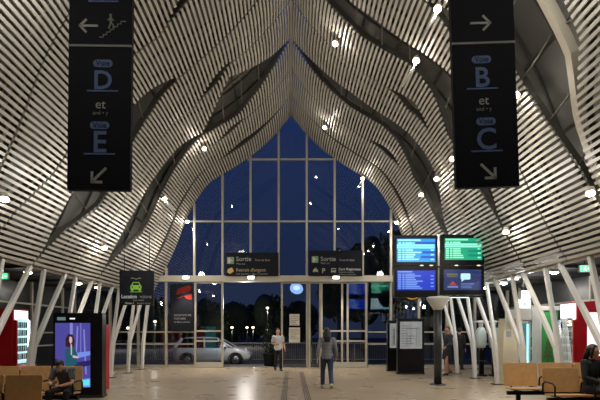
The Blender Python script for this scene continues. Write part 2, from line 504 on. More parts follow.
# ------------------------------------------------------------------ forked columns
BASES = [20.15-1.75*i for i in range(7)]
ORD = ['nearest the glass front', 'second from the glass front', 'third from the glass front', 'fourth from the glass front', 'fifth from the glass front', 'sixth from the glass front', 'seventh and farthest from the glass front']
def column(sgn, Y, i):
    t = thing('forked_column', 'white steel forked column %s in the %s row under the slatted roof' % (ORD[i], 'left' if sgn < 0 else 'right'), 'column', (sgn*6.25, Y, 0), 0, 'forked columns along the two sides')
    sd = (0, 1, 0)
    # blade profile: node at about 1.2 m
    MB().beam([(0, 0, 0), (0, 0.05, 0.4), (0, 0.12, 0.85), (0, 0.20, 1.22)], [0.13, 0.17, 0.22, 0.27], 0.10, sd).build('trunk', COLW, t, bevel=0.012)
    top = 3.17
    MB().beam([(0, 0.13, 1.20), (sgn*-0.03, 0.33, 2.0), (sgn*-0.08, 0.60, top)], [0.13, 0.12, 0.10], 0.09, sd).build('arm', COLW, t, bevel=0.012)
    a2 = min(1.72, YF-0.15-Y)
    MB().beam([(0, 0.25, 1.20), (sgn*-0.03, 0.25+(a2-0.25)*0.4, 2.0), (sgn*-0.08, a2, top)], [0.13, 0.12, 0.10], 0.09, sd).build('arm', COLW, t, bevel=0.012)
    MB().bbox(-0.14, 0.14, -0.16, 0.16, 0, 0.02).build('base_plate', DGREY, t)
for s_ in (-1, 1):
    for i, Y in enumerate(BASES): column(s_, Y-(0.35 if s_ > 0 else 0), i)

# ------------------------------------------------------------------ roof lamps
LP = [(164,198,'on the left slope below the hanging platform sign'), (187,221,'on the left slope beside the edge of the glass front'), (105,247,'low on the left slope above the car hire sign'),
      (204,148,'on the left shoulder of the roof above the glass front'), (4,198,'at the far left edge of the left slope'), (335,43,'highest one right of the ridge'),
      (325,127,'right of the glass front peak'), (438,8,'at the top left corner of the right hanging sign'), (416,60,'on the right slope left of the right hanging sign'),
      (363,178,'at the right shoulder of the glass front'), (437,178,'below the left edge of the right hanging sign'), (421,194,'on the right slope above the departure screens'),
      (516,94,'at the right edge of the right hanging sign'), (590,192,'at the far right edge of the right slope'), (507,231,'low on the right slope right of the departure screens'),
      (397,222,'beside the upper left corner of the departure screens'), (453,158,'behind the lower left edge of the right hanging sign')]
def add_light(kind, name, loc, energy, color=(1, 0.91, 0.79), radius=0.05, direction=None, angle=None, blend=0.6, size=None):
    l = bpy.data.lights.new(name, kind); l.energy = energy; l.color = color
    if kind in ('POINT', 'SPOT'): l.shadow_soft_size = radius
    if kind == 'SPOT': l.spot_size = math.radians(angle); l.spot_blend = blend
    if kind == 'AREA': l.shape = 'RECTANGLE'; l.size, l.size_y = size
    o = bpy.data.objects.new(name, l); COL.objects.link(o); o.location = loc
    if direction is not None: o.rotation_euler = Vector(direction).to_track_quat('-Z', 'Y').to_euler()
    return o
LAMP_W, STREAK_W, FILL_W, DOWN_W = 15, 110, 105, 190
for px, py, where in LP:
    u, x, Y, z = ray_roof(px, py, 0.2)
    _, _, tx, tz, nx, nz = prof(u); sg = math.copysign(1, x)
    t = thing('roof_spotlight', 'small warm roof spotlight ' + where, 'spotlight', (x, Y, z), 0, 'spotlights on the slatted roof')
    d = Vector((-sg*0.25, -0.45, -0.85)).normalized()
    R = d.to_track_quat('-Z', 'Y').to_matrix()
    b = MB(); b.loft([(0,0,0.10), (0,0,0.08), (0,0,-0.035)], [0.045, 0.07, 0.085], None, 14); 
    b.v = [tuple(R @ Vector(v)) for v in b.v]; b.build('lamp_housing', RIBM, t)
    l = MB(); l.ell((0,0,-0.04), (0.075, 0.075, 0.025), None, 14, 8); l.v = [tuple(R @ Vector(v)) for v in l.v]; l.build('lens', LAMPW, t)
    k = MB(); k.cyl((0,0,0), (sg*nx*0.2, 0, nz*0.2), 0.015, 8); k.build('bracket', DGREY, t)
    c = Vector((x, Y, z))
    if (px, py) in ((438, 8), (416, 60), (363, 178), (164, 198)):
        MB().cyl((-sg*0.02, -0.05, -0.10), (-sg*0.12, 0.95, -0.16), 0.03, 8).build('arm', COLW, t)
    add_light('POINT', 'roof_lamp', c + d*0.16, LAMP_W, radius=0.06)
    add_light('SPOT', 'roof_downlight', c + Vector((-sg*0.05, 0, -0.12)), DOWN_W, radius=0.06, direction=(-sg*0.2, 0.0, -1), angle=118, blend=0.8)
    tang = Vector((sg*tx, -0.25, tz)) + Vector((sg*nx, 0, nz))*0.13
    add_light('SPOT', 'roof_streak', c + Vector((0, 0, -0.03)) - Vector((sg*nx, 0, nz))*0.02, STREAK_W, radius=0.03, direction=tang, angle=40, blend=0.7)
for Y in (3.0, 7.0):  # unseen fill lights added to brighten the hall, no fixtures
    for sg in (-1, 1):
        add_light('POINT', 'hall_fill', (sg*3.6, Y, 7.2), FILL_W*0.7, (1, 0.95, 0.87), radius=0.3)
for Y in (10.5, 14.5, 18.5):  # more added fill along both sides, without lamp bodies
    for sg in (-1, 1):
        add_light('POINT', 'hall_fill', (sg*4.4, Y, 4.4), FILL_W*0.6, (1, 0.95, 0.87), radius=0.15)

# beam downlights
for px, w in ((186, 'above the red poster'), (251, 'above the open doorway'), (336, 'above the right hand doors')):
    p = at(px, 277.5, YF-0.3)
    t = thing('beam_downlight', 'small lit downlight on the door header beam ' + w, 'downlight', (p.x, YF-0.31, p.z), 0, 'downlights on the door beam')
    MB().rbox((0, 0.02, 0.0), (0.30, 0.12, 0.12), 0.03).build('lamp_housing', WHITEP, t)
    MB().rbox((0, -0.05, -0.01), (0.26, 0.04, 0.10), 0.03).build('lens', LAMPN, t)
    add_light('SPOT', 'beam_spot', (p.x, YF-0.45, p.z-0.1), 420, (1, 0.9, 0.74), 0.05, (0, -0.22, -1), 84, 0.6)
# soffit downlights
for sg, sw in ((-1, 'left'), (1, 'right')):
    for Y, w in ((13.9, 'nearest of the three'), (17.2, 'middle one of the three'), (18.9, 'nearest the glass front')):
        X = sg*7.62
        t = thing('soffit_downlight', 'warm downlight under the %s side canopy, %s' % (sw, w), 'downlight', (X, Y, 3.34), 0, 'downlights under the side canopies')
        MB().loft([(0,0,0.08), (0,0,0.0), (0,0,-0.02)], [0.12, 0.12, 0.13], None, 16).build('lamp_housing', WHITEP, t)
        MB().ell((0,0,-0.02), (0.115, 0.115, 0.05), None, 16, 8).build('lens', LAMPW, t)
        add_light('POINT', 'soffit_lamp', (X, Y, 3.15), 22 if sg < 0 else 50, (1, 0.95, 0.88), radius=0.08)

# ------------------------------------------------------------------ hanging platform signs
def pill(mb, cx, cz, w, h, y, th=0.006, mi=0):
    pts = []
    for q in range(9): a = PI/2+PI*q/8; pts.append((cx-w/2+h/2+h/2*math.cos(a), cz+h/2*math.sin(a)))
    for q in range(9): a = -PI/2+PI*q/8; pts.append((cx+w/2-h/2+h/2*math.cos(a), cz+h/2*math.sin(a)))
    mb.prism(pts, th, (0, y, 0), 'y', mi); return mb
def arrow(mb, cx, cz, L, ang, y, w=0.028):
    d = Vector((math.cos(ang), 0, math.sin(ang))); c = Vector((cx, y, cz))
    tip = c+d*L/2
    def bar(a, b): mb.beam([a, b], w, 0.006, d.cross(Vector((0,1,0))) if False else (b-a).cross(Vector((0,1,0))))
    bar(c-d*L/2, tip-d*w*0.6)
    for s2 in (-1, 1):
        e = Vector((math.cos(ang+s2*math.radians(135)), 0, math.sin(ang+s2*math.radians(135))))
        bar(tip+(-e)*w*0.35, tip+e*L*0.52)
    return mb
SY = 6.5; M = SY/F_
def platform_sign(label, pxc, pyb, roll, letters, left):
    base = at(pxc, pyb, SY)
    t = thing('hanging_sign', label, 'sign', base); t.rotation_euler = (0, roll, 0)
    W, H = 63*M, 250*M
    MB().rbox((0, 0.04, H/2), (W, 0.08, H), 0.01).build('board', SIGNB, t)
    fy = -0.004
    def P(px, py): return ((px)*M, (pyb-py)*M)
    dx0 = -98.5 if left else -485.5
    def LX(px): return (px+dx0)*M
    def LZ(py): return (pyb-py)*M
    yy = (46 if left else 43)
    MB().bbox(-W/2, W/2, -0.012, 0.0, LZ(yy+1.1), LZ(yy-1.1)).build('divider', SIGNG, t)
    for aa in (((LX(87), LZ(26), 18*M, PI, fy, 0.03), (LX(99), LZ(175), 20*M, math.radians(225), fy, 0.035)) if left else ((LX(483), LZ(23), 20*M, 0, fy, 0.03), (LX(486), LZ(171), 20*M, math.radians(-45), fy, 0.035))):
        arrow(MB(), *aa).build('arrow', SIGNW, t)
    if left:
        ic = MB()
        st = [(-0.15, -0.14)]
        x, z = -0.15, -0.14
        pts = [(x, z)]
        for q in range(6): x += 0.048; pts.append((x, z)); z += 0.036; pts.append((x, z))
        pts.append((x+0.06, z))
        for (xa, za), (xb, zb) in zip(pts, pts[1:]):
            ic.box(((xa+xb)/2, fy, (za+zb)/2), (abs(xb-xa)+0.012, 0.006, abs(zb-za)+0.012))
        O = (LX(109), LZ(27))
        def bar(x0, z0, x1, z1, w): 
            v = Vector((x1-x0, 0, z1-z0)); ic.beam([(x0, fy, z0), (x1, fy, z1)], w, 0.006, v.cross(Vector((0,1,0))))
        ic.ell((-0.005, fy, 0.16), (0.019, 0.004, 0.019), None, 10, 6)
        bar(-0.005, 0.14, 0.0, 0.05, 0.032); bar(-0.003, 0.05, -0.03, -0.02, 0.018); bar(0.004, 0.05, 0.035, 0.03, 0.018); bar(0.035, 0.03, 0.03, -0.01, 0.016)
        bar(0.0, 0.125, 0.04, 0.085, 0.014); bar(-0.005, 0.125, -0.045, 0.09, 0.014)
        o = ic.build('stairs_symbol', SIGNG, t); o.location = (O[0], 0, O[1])
    c = 101.5 if left else 484
    rows = [(63.5, 80, 70.5, 89, 91, letters[0], c+ (0 if left else -1)), (125.5, 142, 131, 152, 154, letters[1], c-2.5 if left else c+1.5)]
    if not left: rows = [(59.5, 76, 67, 86.5, 88.5, letters[0], 483), (121.5, 139, 128, 149, 151, letters[1], 485.5)]
    for pz, _, zt, zb, ul, ch, cx in rows:
        pl = pill(MB(), LX(cx), LZ(pz), 19.5*M, 7.5*M, fy).build('line_badge', SIGNBL, t)
        text_mesh('Voie', 6.6*M*1.15, (LX(cx), fy-0.006, LZ(pz+2.4)), SIGNB, t, 'badge_lettering', 'CENTER')
        hgt = (zb-zt)*M
        text_mesh(ch, hgt/0.70, (LX(cx), fy, LZ(zb)), SIGNBL, t, 'platform_letter', 'CENTER', bold=0.006)
        MB().bbox(LX(cx-15.5), LX(cx+15.5), -0.008, 0, LZ(ul+0.7), LZ(ul-0.7)).build('underline', SIGNBL, t)
    if left:
        MB().bbox(LX(86), LX(116), -0.008, 0, LZ(2.2), LZ(0.9)).build('underline', SIGNBL, t)
    ce = 99.5 if left else 484
    ze = 108.5 if left else 104.5
    text_mesh('et', 13*M, (LX(ce), fy, LZ(ze)), SIGNW, t, 'lettering', 'CENTER')
    text_mesh('and \u2022 y', 5.6*M, (LX(ce), fy, LZ(ze+6.2)), SIGNG, t, 'lettering', 'CENTER')
    for sx in (-1, 1):
        MB().cyl((sx*W*0.4, 0.04, H), (sx*W*0.4, 0.04, 8.4-base.z), 0.012, 8).build('hanging_rod', DGREY, t)
platform_sign('tall dark hanging sign with left arrow, stairs symbol and platform letters D and E', 98.5, 190, math.radians(0.7), ('D', 'E'), True)
platform_sign('tall dark hanging sign with right arrow and platform letters B and C', 488, 187, math.radians(-1.9), ('B', 'C'), False)

# ------------------------------------------------------------------ small signs
def px_sign(name, label, x0, x1, y0, y1, Y, th=0.06, group=None):
    p = at((x0+x1)/2, y1, Y); m = Y/F_
    t = thing(name, label, 'sign', p, 0, group)
    MB().rbox((0, th/2, (y1-y0)*m/2), ((x1-x0)*m, th, (y1-y0)*m), 0.01).build('board', SIGNB, t)
    return t, (lambda px: (px-(x0+x1)/2)*m), (lambda py: (y1-py)*m), m
def exit_pict(mb_t, X, Z, s, t):
    MB().rbox((X, -0.004, Z), (s, 0.006, s), s*0.08).build('exit_symbol', mat('exit_green', (120, 150, 110), 0.6), t)
    a = MB(); a.bbox(X-s*0.36, X-s*0.02, -0.012, -0.006, Z-s*0.38, Z+s*0.36)
    a.build('door_symbol', SIGNW, t)
    b = MB(); arrow(b, X+s*0.2, Z, s*0.42, PI, -0.010, s*0.08); b.build('arrow', SIGNW, t)
def vehicle_icon(t, X, Z, s, kind, m):
    a = MB()
    if kind == 'taxi':
        a.rbox((X, -0.006, Z-s*0.05), (s, 0.006, s*0.34), s*0.1); a.prism([(X-s*0.36, Z+s*0.1), (X+s*0.36, Z+s*0.1), (X+s*0.24, Z+s*0.34), (X-s*0.24, Z+s*0.34)], 0.006, (0, -0.006, 0))
        a.box((X-s*0.34, -0.006, Z-s*0.26), (s*0.16, 0.006, s*0.14)); a.box((X+s*0.34, -0.006, Z-s*0.26), (s*0.16, 0.006, s*0.14)); a.box((X, -0.006, Z+s*0.42), (s*0.3, 0.006, s*0.1))
    else:
        a.rbox((X, -0.006, Z+s*0.06), (s*0.9, 0.006, s*0.7), s*0.12); a.box((X-s*0.3, -0.006, Z-s*0.34), (s*0.16, 0.006, s*0.14)); a.box((X+s*0.3, -0.006, Z-s*0.34), (s*0.16, 0.006, s*0.14))
        a.box((X, -0.011, Z+s*0.12), (s*0.72, 0.006, s*0.26), None, 1)
    a.build(kind+'_symbol', [mat('icon_pale', (165, 170, 140), 0.6), SIGNB], t)
Yp = YF-0.30
t, LX, LZ, m = px_sign('exit_sign', 'dark exit board on the door beam reading Sortie above a gold cash line', 225.5, 278.5, 252.5, 276, Yp, group='exit boards on the door beam')
exit_pict(None, LX(230.5), LZ(260.5), 7*m, t)
text_mesh('Sortie', 6.3*m, (LX(236), -0.004, LZ(261)), SIGNG, t, bold=0.003); text_mesh('Pont de S\u00e8te', 2.9*m, (LX(255), -0.004, LZ(261)), SIGNG, t); text_mesh('Way out', 2.6*m, (LX(236), -0.004, LZ(264.6)), SIGNG, t)
ic = MB(); ic.prism([(LX(227), LZ(272)), (LX(230), LZ(274)), (LX(234), LZ(271)), (LX(232), LZ(267.5)), (LX(228), LZ(269))], 0.006, (0, -0.006, 0)); ic.build('cash_symbol', mat('icon_gold', (196, 160, 96), 0.5), t)
text_mesh("Retrait d'argent", 4.7*m, (LX(236), -0.004, LZ(271.5)), mat('sign_gold', (160, 142, 102), 0.6), t, bold=0.002); text_mesh('Cash dispenser  \u2022  Cajero autom\u00e1tico', 2.1*m, (LX(236), -0.004, LZ(274.5)), SIGNG, t)
t, LX, LZ, m = px_sign('exit_sign', 'dark exit board on the door beam with taxi, parking and coach symbols', 309, 362.5, 250.5, 276, Yp, group='exit boards on the door beam')
exit_pict(None, LX(315), LZ(259.5), 6.6*m, t)
text_mesh('Sortie', 6.3*m, (LX(320.5), -0.004, LZ(261)), SIGNG, t, bold=0.003); text_mesh('Pont de S\u00e8te', 2.9*m, (LX(339.5), -0.004, LZ(261)), SIGNG, t); text_mesh('Way out', 2.6*m, (LX(320.5), -0.004, LZ(264)), SIGNG, t)
vehicle_icon(t, LX(315.5), LZ(270.5), 5.4*m, 'taxi', m); text_mesh('P', 6.8*m, (LX(321.8), -0.004, LZ(273)), mat('icon_pale', (165, 170, 140), 0.6), t, bold=0.004); vehicle_icon(t, LX(333.5), LZ(270.5), 5.4*m, 'coach', m)
text_mesh('Cars R\u00e9gionaux', 3.5*m, (LX(338.5), -0.004, LZ(270.3)), SIGNW, t, bold=0.002); text_mesh('Regional coaches', 2.2*m, (LX(338.5), -0.004, LZ(272.8)), SIGNG, t); text_mesh('Autobuses regionales', 2.0*m, (LX(338.5), -0.004, LZ(275)), SIGNG, t)

t, LX, LZ, m = px_sign('car_hire_sign', 'dark hanging sign with a green car reading Location voitures', 119.5, 153.5, 270.5, 305, 16.0, 0.10)
cg = em('green_car_glow', (140, 195, 60), 0.6)
c_ = MB(); X, Z = LX(136), LZ(286.5); s = 11*m
c_.rbox((X, -0.006, Z-s*0.08), (s, 0.008, s*0.40), s*0.1); c_.prism([(X-s*0.42, Z+s*0.1), (X+s*0.42, Z+s*0.1), (X+s*0.28, Z+s*0.40), (X-s*0.28, Z+s*0.40)], 0.008, (0, -0.006, 0))
c_.box((X-s*0.34, -0.006, Z-s*0.34), (s*0.2, 0.008, s*0.16)); c_.box((X+s*0.34, -0.006, Z-s*0.34), (s*0.2, 0.008, s*0.16))
c_.prism([(X-s*0.32, Z+s*0.13), (X+s*0.32, Z+s*0.13), (X+s*0.22, Z+s*0.33), (X-s*0.22, Z+s*0.33)], 0.006, (0, -0.011, 0), 'y', 1)
c_.ell((X-s*0.32, -0.011, Z-s*0.06), (s*0.08, 0.003, s*0.06), None, 10, 6, 1); c_.ell((X+s*0.32, -0.011, Z-s*0.06), (s*0.08, 0.003, s*0.06), None, 10, 6, 1)
c_.build('car_symbol', [cg, SIGNB], t)
ky = MB(); ky.loft([(LX(131+q), -0.006, LZ(278.6)+0.018*math.sin(q*0.9)) for q in range(11)], 0.011, None, 6); ky.build('key_symbol', SIGNG, t)
MB().bbox(LX(130), LX(142), -0.01, 0, LZ(292.2), LZ(291.6)).build('underline', cg, t)
text_mesh('Location', 5.2*m, (LX(121.3), -0.004, LZ(298.2)), em('sign_white_glow', (225, 228, 225), 0.4), t, bold=0.003, sx=0.86); text_mesh('voitures', 5.2*m, (LX(140.0), -0.004, LZ(298.2)), SIGNG, t, sx=0.68)
text_mesh('Car rental', 2.6*m, (LX(133), -0.004, LZ(301.0)), SIGNG, t); text_mesh('Niveau 1', 2.8*m, (LX(125), -0.004, LZ(304.0)), SIGNW, t, bold=0.001, sx=0.9); text_mesh('Alquiler coches', 2.2*m, (LX(137), -0.004, LZ(304.0)), SIGNG, t)
for px in (124, 149): MB().cyl((LX(px), 0.05, 34.5*m), (LX(px), 0.05, 34.5*m+1.3), 0.012, 8).build('hanging_rod', DGREY, t)

# red poster on the glass
t, LX, LZ, m = px_sign('poster', 'black poster with red car key drawing hung on the glass front beside the left door', 170, 193, 284, 331, YF-0.16, 0.03)
rd = mat('poster_red', (128, 42, 36), 0.8, 0, 0.1, 6, 0, 0.05)
a = MB()
a.prism([(LX(176.5), LZ(295)), (LX(190), LZ(291)), (LX(191.5), LZ(287)), (LX(188), LZ(285.3)), (LX(178), LZ(289))], 0.006, (0, -0.006, 0))
a.prism([(LX(177), LZ(298)), (LX(192), LZ(294)), (LX(192), LZ(300)), (LX(186), LZ(299)), (LX(184), LZ(296.6)), (LX(177), LZ(299))], 0.006, (0, -0.006, 0))
a.build('red_drawing', rd, t)
text_mesh('LOCATION DE', 2.6*m, (LX(174), -0.004, LZ(316)), SIGNG, t); text_mesh('VOITURES', 2.6*m, (LX(174), -0.004, LZ(319.5)), SIGNG, t); text_mesh('en libre service', 2.6*m, (LX(174), -0.004, LZ(322.8)), SIGNG, t)

# notices on the sliding door
for (x0, x1, y0, y1, lb) in ((289.5, 299.5, 314, 325.5, 'upper white paper notice taped to the sliding door pane'), (289, 300, 327.5, 342.5, 'lower white paper notice taped to the sliding door pane')):
    n = MB(); p = at((x0+x1)/2, y1, YF+0.0); n.bbox(xat(x0, YF), xat(x1, YF), YF+0.015, YF+0.025, zat(y1, YF), zat(y0, YF))
    for q in range(5): n.bbox(xat(x0+1.5, YF), xat(x1-1.5-(q % 2)*2, YF), YF+0.011, YF+0.015, zat(y0+2+q*2.1+0.7, YF), zat(y0+2+q*2.1, YF), 1)
    tag(n.build('paper_notice', [mat('paper', (205, 200, 182), 0.8), SIGNG]), lb, 'notice', 'paper notices on the sliding door')
# glowing disc added behind the door pane in place of a reflection
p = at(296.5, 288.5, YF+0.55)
t = thing('reflection_glow', 'round blue white glow standing in for a reflection in the sliding door pane', 'reflection', p)
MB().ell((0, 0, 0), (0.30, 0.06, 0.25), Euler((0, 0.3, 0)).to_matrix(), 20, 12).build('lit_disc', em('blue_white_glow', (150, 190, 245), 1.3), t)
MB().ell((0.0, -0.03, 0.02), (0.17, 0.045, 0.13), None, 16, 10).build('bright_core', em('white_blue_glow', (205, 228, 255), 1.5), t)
MB().cyl((0, 0.02, 0.15), (0, 0.02, 0.5), 0.012, 8).build('hanging_rod', DGREY, t)  # rod added to carry the stand-in disc

# yellow round sign behind the screens
p = at(412.5, 290, 18.6); m = 18.6/F_
t = thing('round_sign', 'dark round sign with yellow rings hanging behind the departure screens', 'sign', p)
d = MB(); d.loft([(0, 0.0, 0), (0, 0.06, 0)], [11*m, 11*m], (1, 0, 0), 32); d.build('disc', SIGNB, t)
yl = mat('sign_yellow', (214, 160, 40), 0.6)
for r in (9.3, 5.6):
    rg = MB(); pts = [(r*m*math.cos(2*PI*q/32), -0.008, r*m*math.sin(2*PI*q/32)) for q in range(33)]; rg.loft(pts, (0.6*m if r < 6 else 0.75*m), None, 6); rg.build('ring', yl, t)
MB().cyl((0, 0.03, 10*m), (0, 0.03, 2.5), 0.015, 8).build('hanging_rod', DGREY, t)

# emergency exit signs
for (X, Y, Z, lb) in ((xat(3, 11.6), 11.6, zat(279.5, 11.6), 'green lit emergency exit sign under the left side canopy'), (xat(584.5, 11.6), 11.6, zat(272, 11.6), 'green lit emergency exit sign under the right side canopy')):
    t = thing('exit_light', lb, 'exit sign', (X, Y, Z), 0, 'green emergency exit lights')
    MB().rbox((0, 0, 0.08), (0.28, 0.06, 0.17), 0.01).build('box', WHITEP, t)
    MB().bbox(-0.125, 0.125, -0.036, -0.03, 0.015, 0.145).build('lit_face', em('exit_glow', (60, 220, 120), 2.2), t)
    b = MB(); b.ell((0.0, -0.04, 0.12), (0.014, 0.004, 0.014), None, 8, 6); b.beam([(0, -0.04, 0.11), (-0.02, -0.04, 0.07)], 0.02, 0.006, (1, 0, 0.3)); b.beam([(-0.02, -0.04, 0.07), (0.03, -0.04, 0.03)], 0.013, 0.006, (1, 0, 0.5)); b.beam([(-0.02, -0.04, 0.07), (-0.05, -0.04, 0.04)], 0.013, 0.006, (1, 0, -0.5))
    arrow(b, 0.07, 0.08, 0.06, 0, -0.04, 0.012); b.build('running_figure', em('exit_white', (240, 255, 245), 3), t)
    MB().cyl((0, 0, 0.16), (0, 0, 3.42-Z), 0.012, 8).build('hanging_rod', DGREY, t)

# ------------------------------------------------------------------ departure screens
SYD = 14.5; m = SYD/F_
t = thing('departure_board', 'four departure screens in two rows on a dark post', 'information screen', (xat(437.8, SYD), SYD, 0))
ox = xat(437.8, SYD)
def SX(px): return xat(px, SYD)-ox
def SZ(py): return zat(py, SYD)
MB().loft([(0,0,0.03), (0,0,SZ(308))], 0.115, None, 20).build('post', DGREY, t)
MB().loft([(0,0,0), (0,0,0.03)], [0.24, 0.22], None, 20).build('base_plate', DGREY, t)
MB().loft([(0,0,SZ(310)), (0,0,SZ(306)), (0,0,SZ(299)), (0,0,SZ(297))], [0.13, 0.2, 0.34, 0.34], None, 20).build('capital', COLW, t)
MB().loft([(0,0,SZ(298)), (0,0,SZ(235))], 0.07, None, 14).build('upright', COLW, t)
fr = MB()
for py in (267.2, 296.5): fr.bbox(SX(394), SX(482), -0.10, 0.10, SZ(py+0.8), SZ(py-0.8))
fr.build('crossbar', BLACK, t)
sl = MB(); sl.cyl((SX(444), -0.05, SZ(297.3)), (SX(468), -0.05, SZ(297.3)), 0.02, 8); sl.build('strip_light', em('strip_glow', (225, 240, 240), 2.0), t)
for px in (420.5, 430, 455, 477): MB().ell((SX(px), -0.13, SZ(266)), (0.06, 0.03, 0.02), None, 10, 6).build('bracket_light', em('bracket_glow', (255, 235, 200), 1.2), t)
def display(kind, x0, x1, z0, z1, y, parent, face=-1):
    rb = '_rear' if face > 0 else ''; kk = 2.6 if face > 0 else 1.0
    """lit panel with rows; face=-1 looks to the camera side"""
    pal = {'cyan': ((0, 150, 225), (150, 245, 255), 1.2, (10, 70, 190)), 'green': ((0, 165, 120), (150, 255, 215), 1.1, (0, 130, 110)), 'blue': ((0, 52, 200), (120, 165, 245), 1.0, (20, 40, 150)),
           'navy': ((30, 48, 110), (120, 150, 215), 0.8, (30, 60, 130)), 'white': ((140, 215, 235), (250, 255, 255), 1.0, (120, 170, 190))}[kind]
    b0 = em('screen_%s_ground' % kind + rb, pal[0], pal[2]*kk); b1 = em('screen_%s_rows' % kind + rb, pal[1], pal[2]*kk); b2 = em('screen_%s_dark' % kind + rb, pal[3], pal[2]*kk)
    d = MB(); d.bbox(x0, x1, y-0.004, y+0.004, z0, z1)
    W, H = x1-x0, z1-z0; f = y+face*0.007
    def bar(u0, u1, v0, v1, mi): d.bbox(x0+W*u0, x0+W*u1, f-0.002, f+0.002, z1-H*v0, z1-H*v1, mi)
    rr = random.Random(kind)
    if kind in ('cyan', 'green', 'blue', 'white'):
        bar(0.02, 0.62 if kind != 'blue' else 0.4, 0.03, 0.10, 1)
        n = 8 if kind != 'blue' else 9
        for q in range(n):
            v = 0.16+q*(0.80/n); h = 0.80/n*0.62
            if kind in ('cyan', 'green') and q in (1, 2): bar(0.0, 0.98, v-0.02, v+h, 1)
            elif kind != 'blue' and q % 2 == 0: bar(0.62 if q > 3 else 0.4, 1.0, v-0.02, v+h+0.02, 2)
            bar(0.03, 0.11, v, v+h, 1); bar(0.14, 0.20, v, v+h, 1); bar(0.22, 0.24+rr.uniform(0.18, 0.45), v, v+h, 1)
            if q % 2: bar(0.88, 0.96, v, v+h, 1)
    else:
        bar(0.08, 0.38, 0.20, 0.28, 3); bar(0.08, 0.36, 0.31, 0.35, 3)
        d.prism([(x0+W*0.14, z1-H*0.76), (x0+W*0.34, z1-H*0.76), (x0+W*0.24, z1-H*0.55)], 0.004, (0, f, 0), 'y', 4)
        bar(0.10, 0.38, 0.80, 0.88, 1)
        d.rbox((x0+W*0.58, f, z1-H*0.34), (W*0.26, 0.004, H*0.30), H*0.06, 3, 'y', 5); d.prism([(x0+W*0.48, z1-H*0.48), (x0+W*0.56, z1-H*0.48), (x0+W*0.47, z1-H*0.60)], 0.004, (0, f, 0), 'y', 5)
        for q in range(4): bar(0.46, 0.66+0.2*rr.random(), 0.66+q*0.07, 0.69+q*0.07, 1)
    return d.build('display', [b0, b1, b2, em('scr_olive', (120, 130, 110), 0.7), em('scr_red', (200, 60, 50), 0.8), em('scr_bubble', (190, 235, 245), 1.1)], parent, fix=True)
QUAD = [(393.5, 436.5, 236, 266, 'cyan', (396, 434, 239.5, 262.5)), (439, 482.5, 235.5, 265.5, 'green', (443.5, 480.5, 239, 260.5)),
        (393.5, 436.5, 268, 296, 'blue', (396, 434, 271, 290.5)), (439, 482.5, 267.5, 295, 'navy', (442.5, 479.5, 270, 290.5))]
REAR = ['blue', 'green', 'blue', 'white']
for (x0, x1, y0, y1, kd, (a0, a1, b0, b1)), rk in zip(QUAD, REAR):
    mo = MB().rbox(((SX(x0)+SX(x1))/2, 0, (SZ(y0)+SZ(y1))/2), (SX(x1)-SX(x0), 0.24, SZ(y0)-SZ(y1)), 0.03, 3).build('monitor', BLACK, t)
    display(kd, SX(a0), SX(a1), SZ(b1), SZ(b0), -0.123, mo)
    display(rk, SX(a0), SX(a1), SZ(b1), SZ(b0), 0.123, mo, face=1)

# ------------------------------------------------------------------ map totems
def totem(label, x0, x1, yt, yb, Y, rz=0.0):
    m = Y/F_; W = (x1-x0)*m; H = CZ+(HY-yt)*m
    t = thing('information_totem', label, 'totem', (xat((x0+x1)/2, Y), Y, 0), rz, 'map totems by the doors')
    MB().rbox((0, 0, H/2), (W, 0.22, H), 0.015).build('cabinet', BLACK, t)
    pz0, pz1 = H*0.46, H-0.12
    mp = MB(); mp.bbox(-W/2+0.09, W/2-0.09, -0.118, -0.112, pz0, pz1)
    rr = random.Random(3)
    for q in range(9): z = pz0+0.08+(pz1-pz0-0.15)*q/9; mp.bbox(-W/2+0.14, -W/2+0.14+(W-0.32)*rr.uniform(0.3, 1), -0.121, -0.118, z, z+0.02, 1)
    for q in range(4): x = -W/2+0.2+(W-0.4)*rr.random(); mp.bbox(x, x+0.012, -0.121, -0.118, pz0+0.1, pz1-0.2, 1)
    mp.build('map_panel', [em('map_glow', (176, 178, 174), 0.7), mat('map_lines', (120, 124, 124), 0.7)], t)
    cg_ = MB(); cg_.add([(-W/2+0.07, -0.128, pz0-0.02), (W/2-0.07, -0.128, pz0-0.02), (W/2-0.07, -0.128, pz1+0.02), (-W/2+0.07, -0.128, pz1+0.02)], [(0, 1, 2, 3)]); cg_.build('cover_glass', glass('totem_glass', (240, 240, 240), 1.6), t, fix=False)
    MB().bbox(-W/2-0.02, W/2+0.02, -0.13, 0.13, 0, 0.05).build('plinth', DGREY, t)
totem('black map totem with lit panel, nearer and wider of the pair by the doors', 397, 423.5, 318.5, 374, 18.0)
totem('narrow black map totem standing half hidden behind the wider one', 387, 399, 320.5, 371, 19.3)

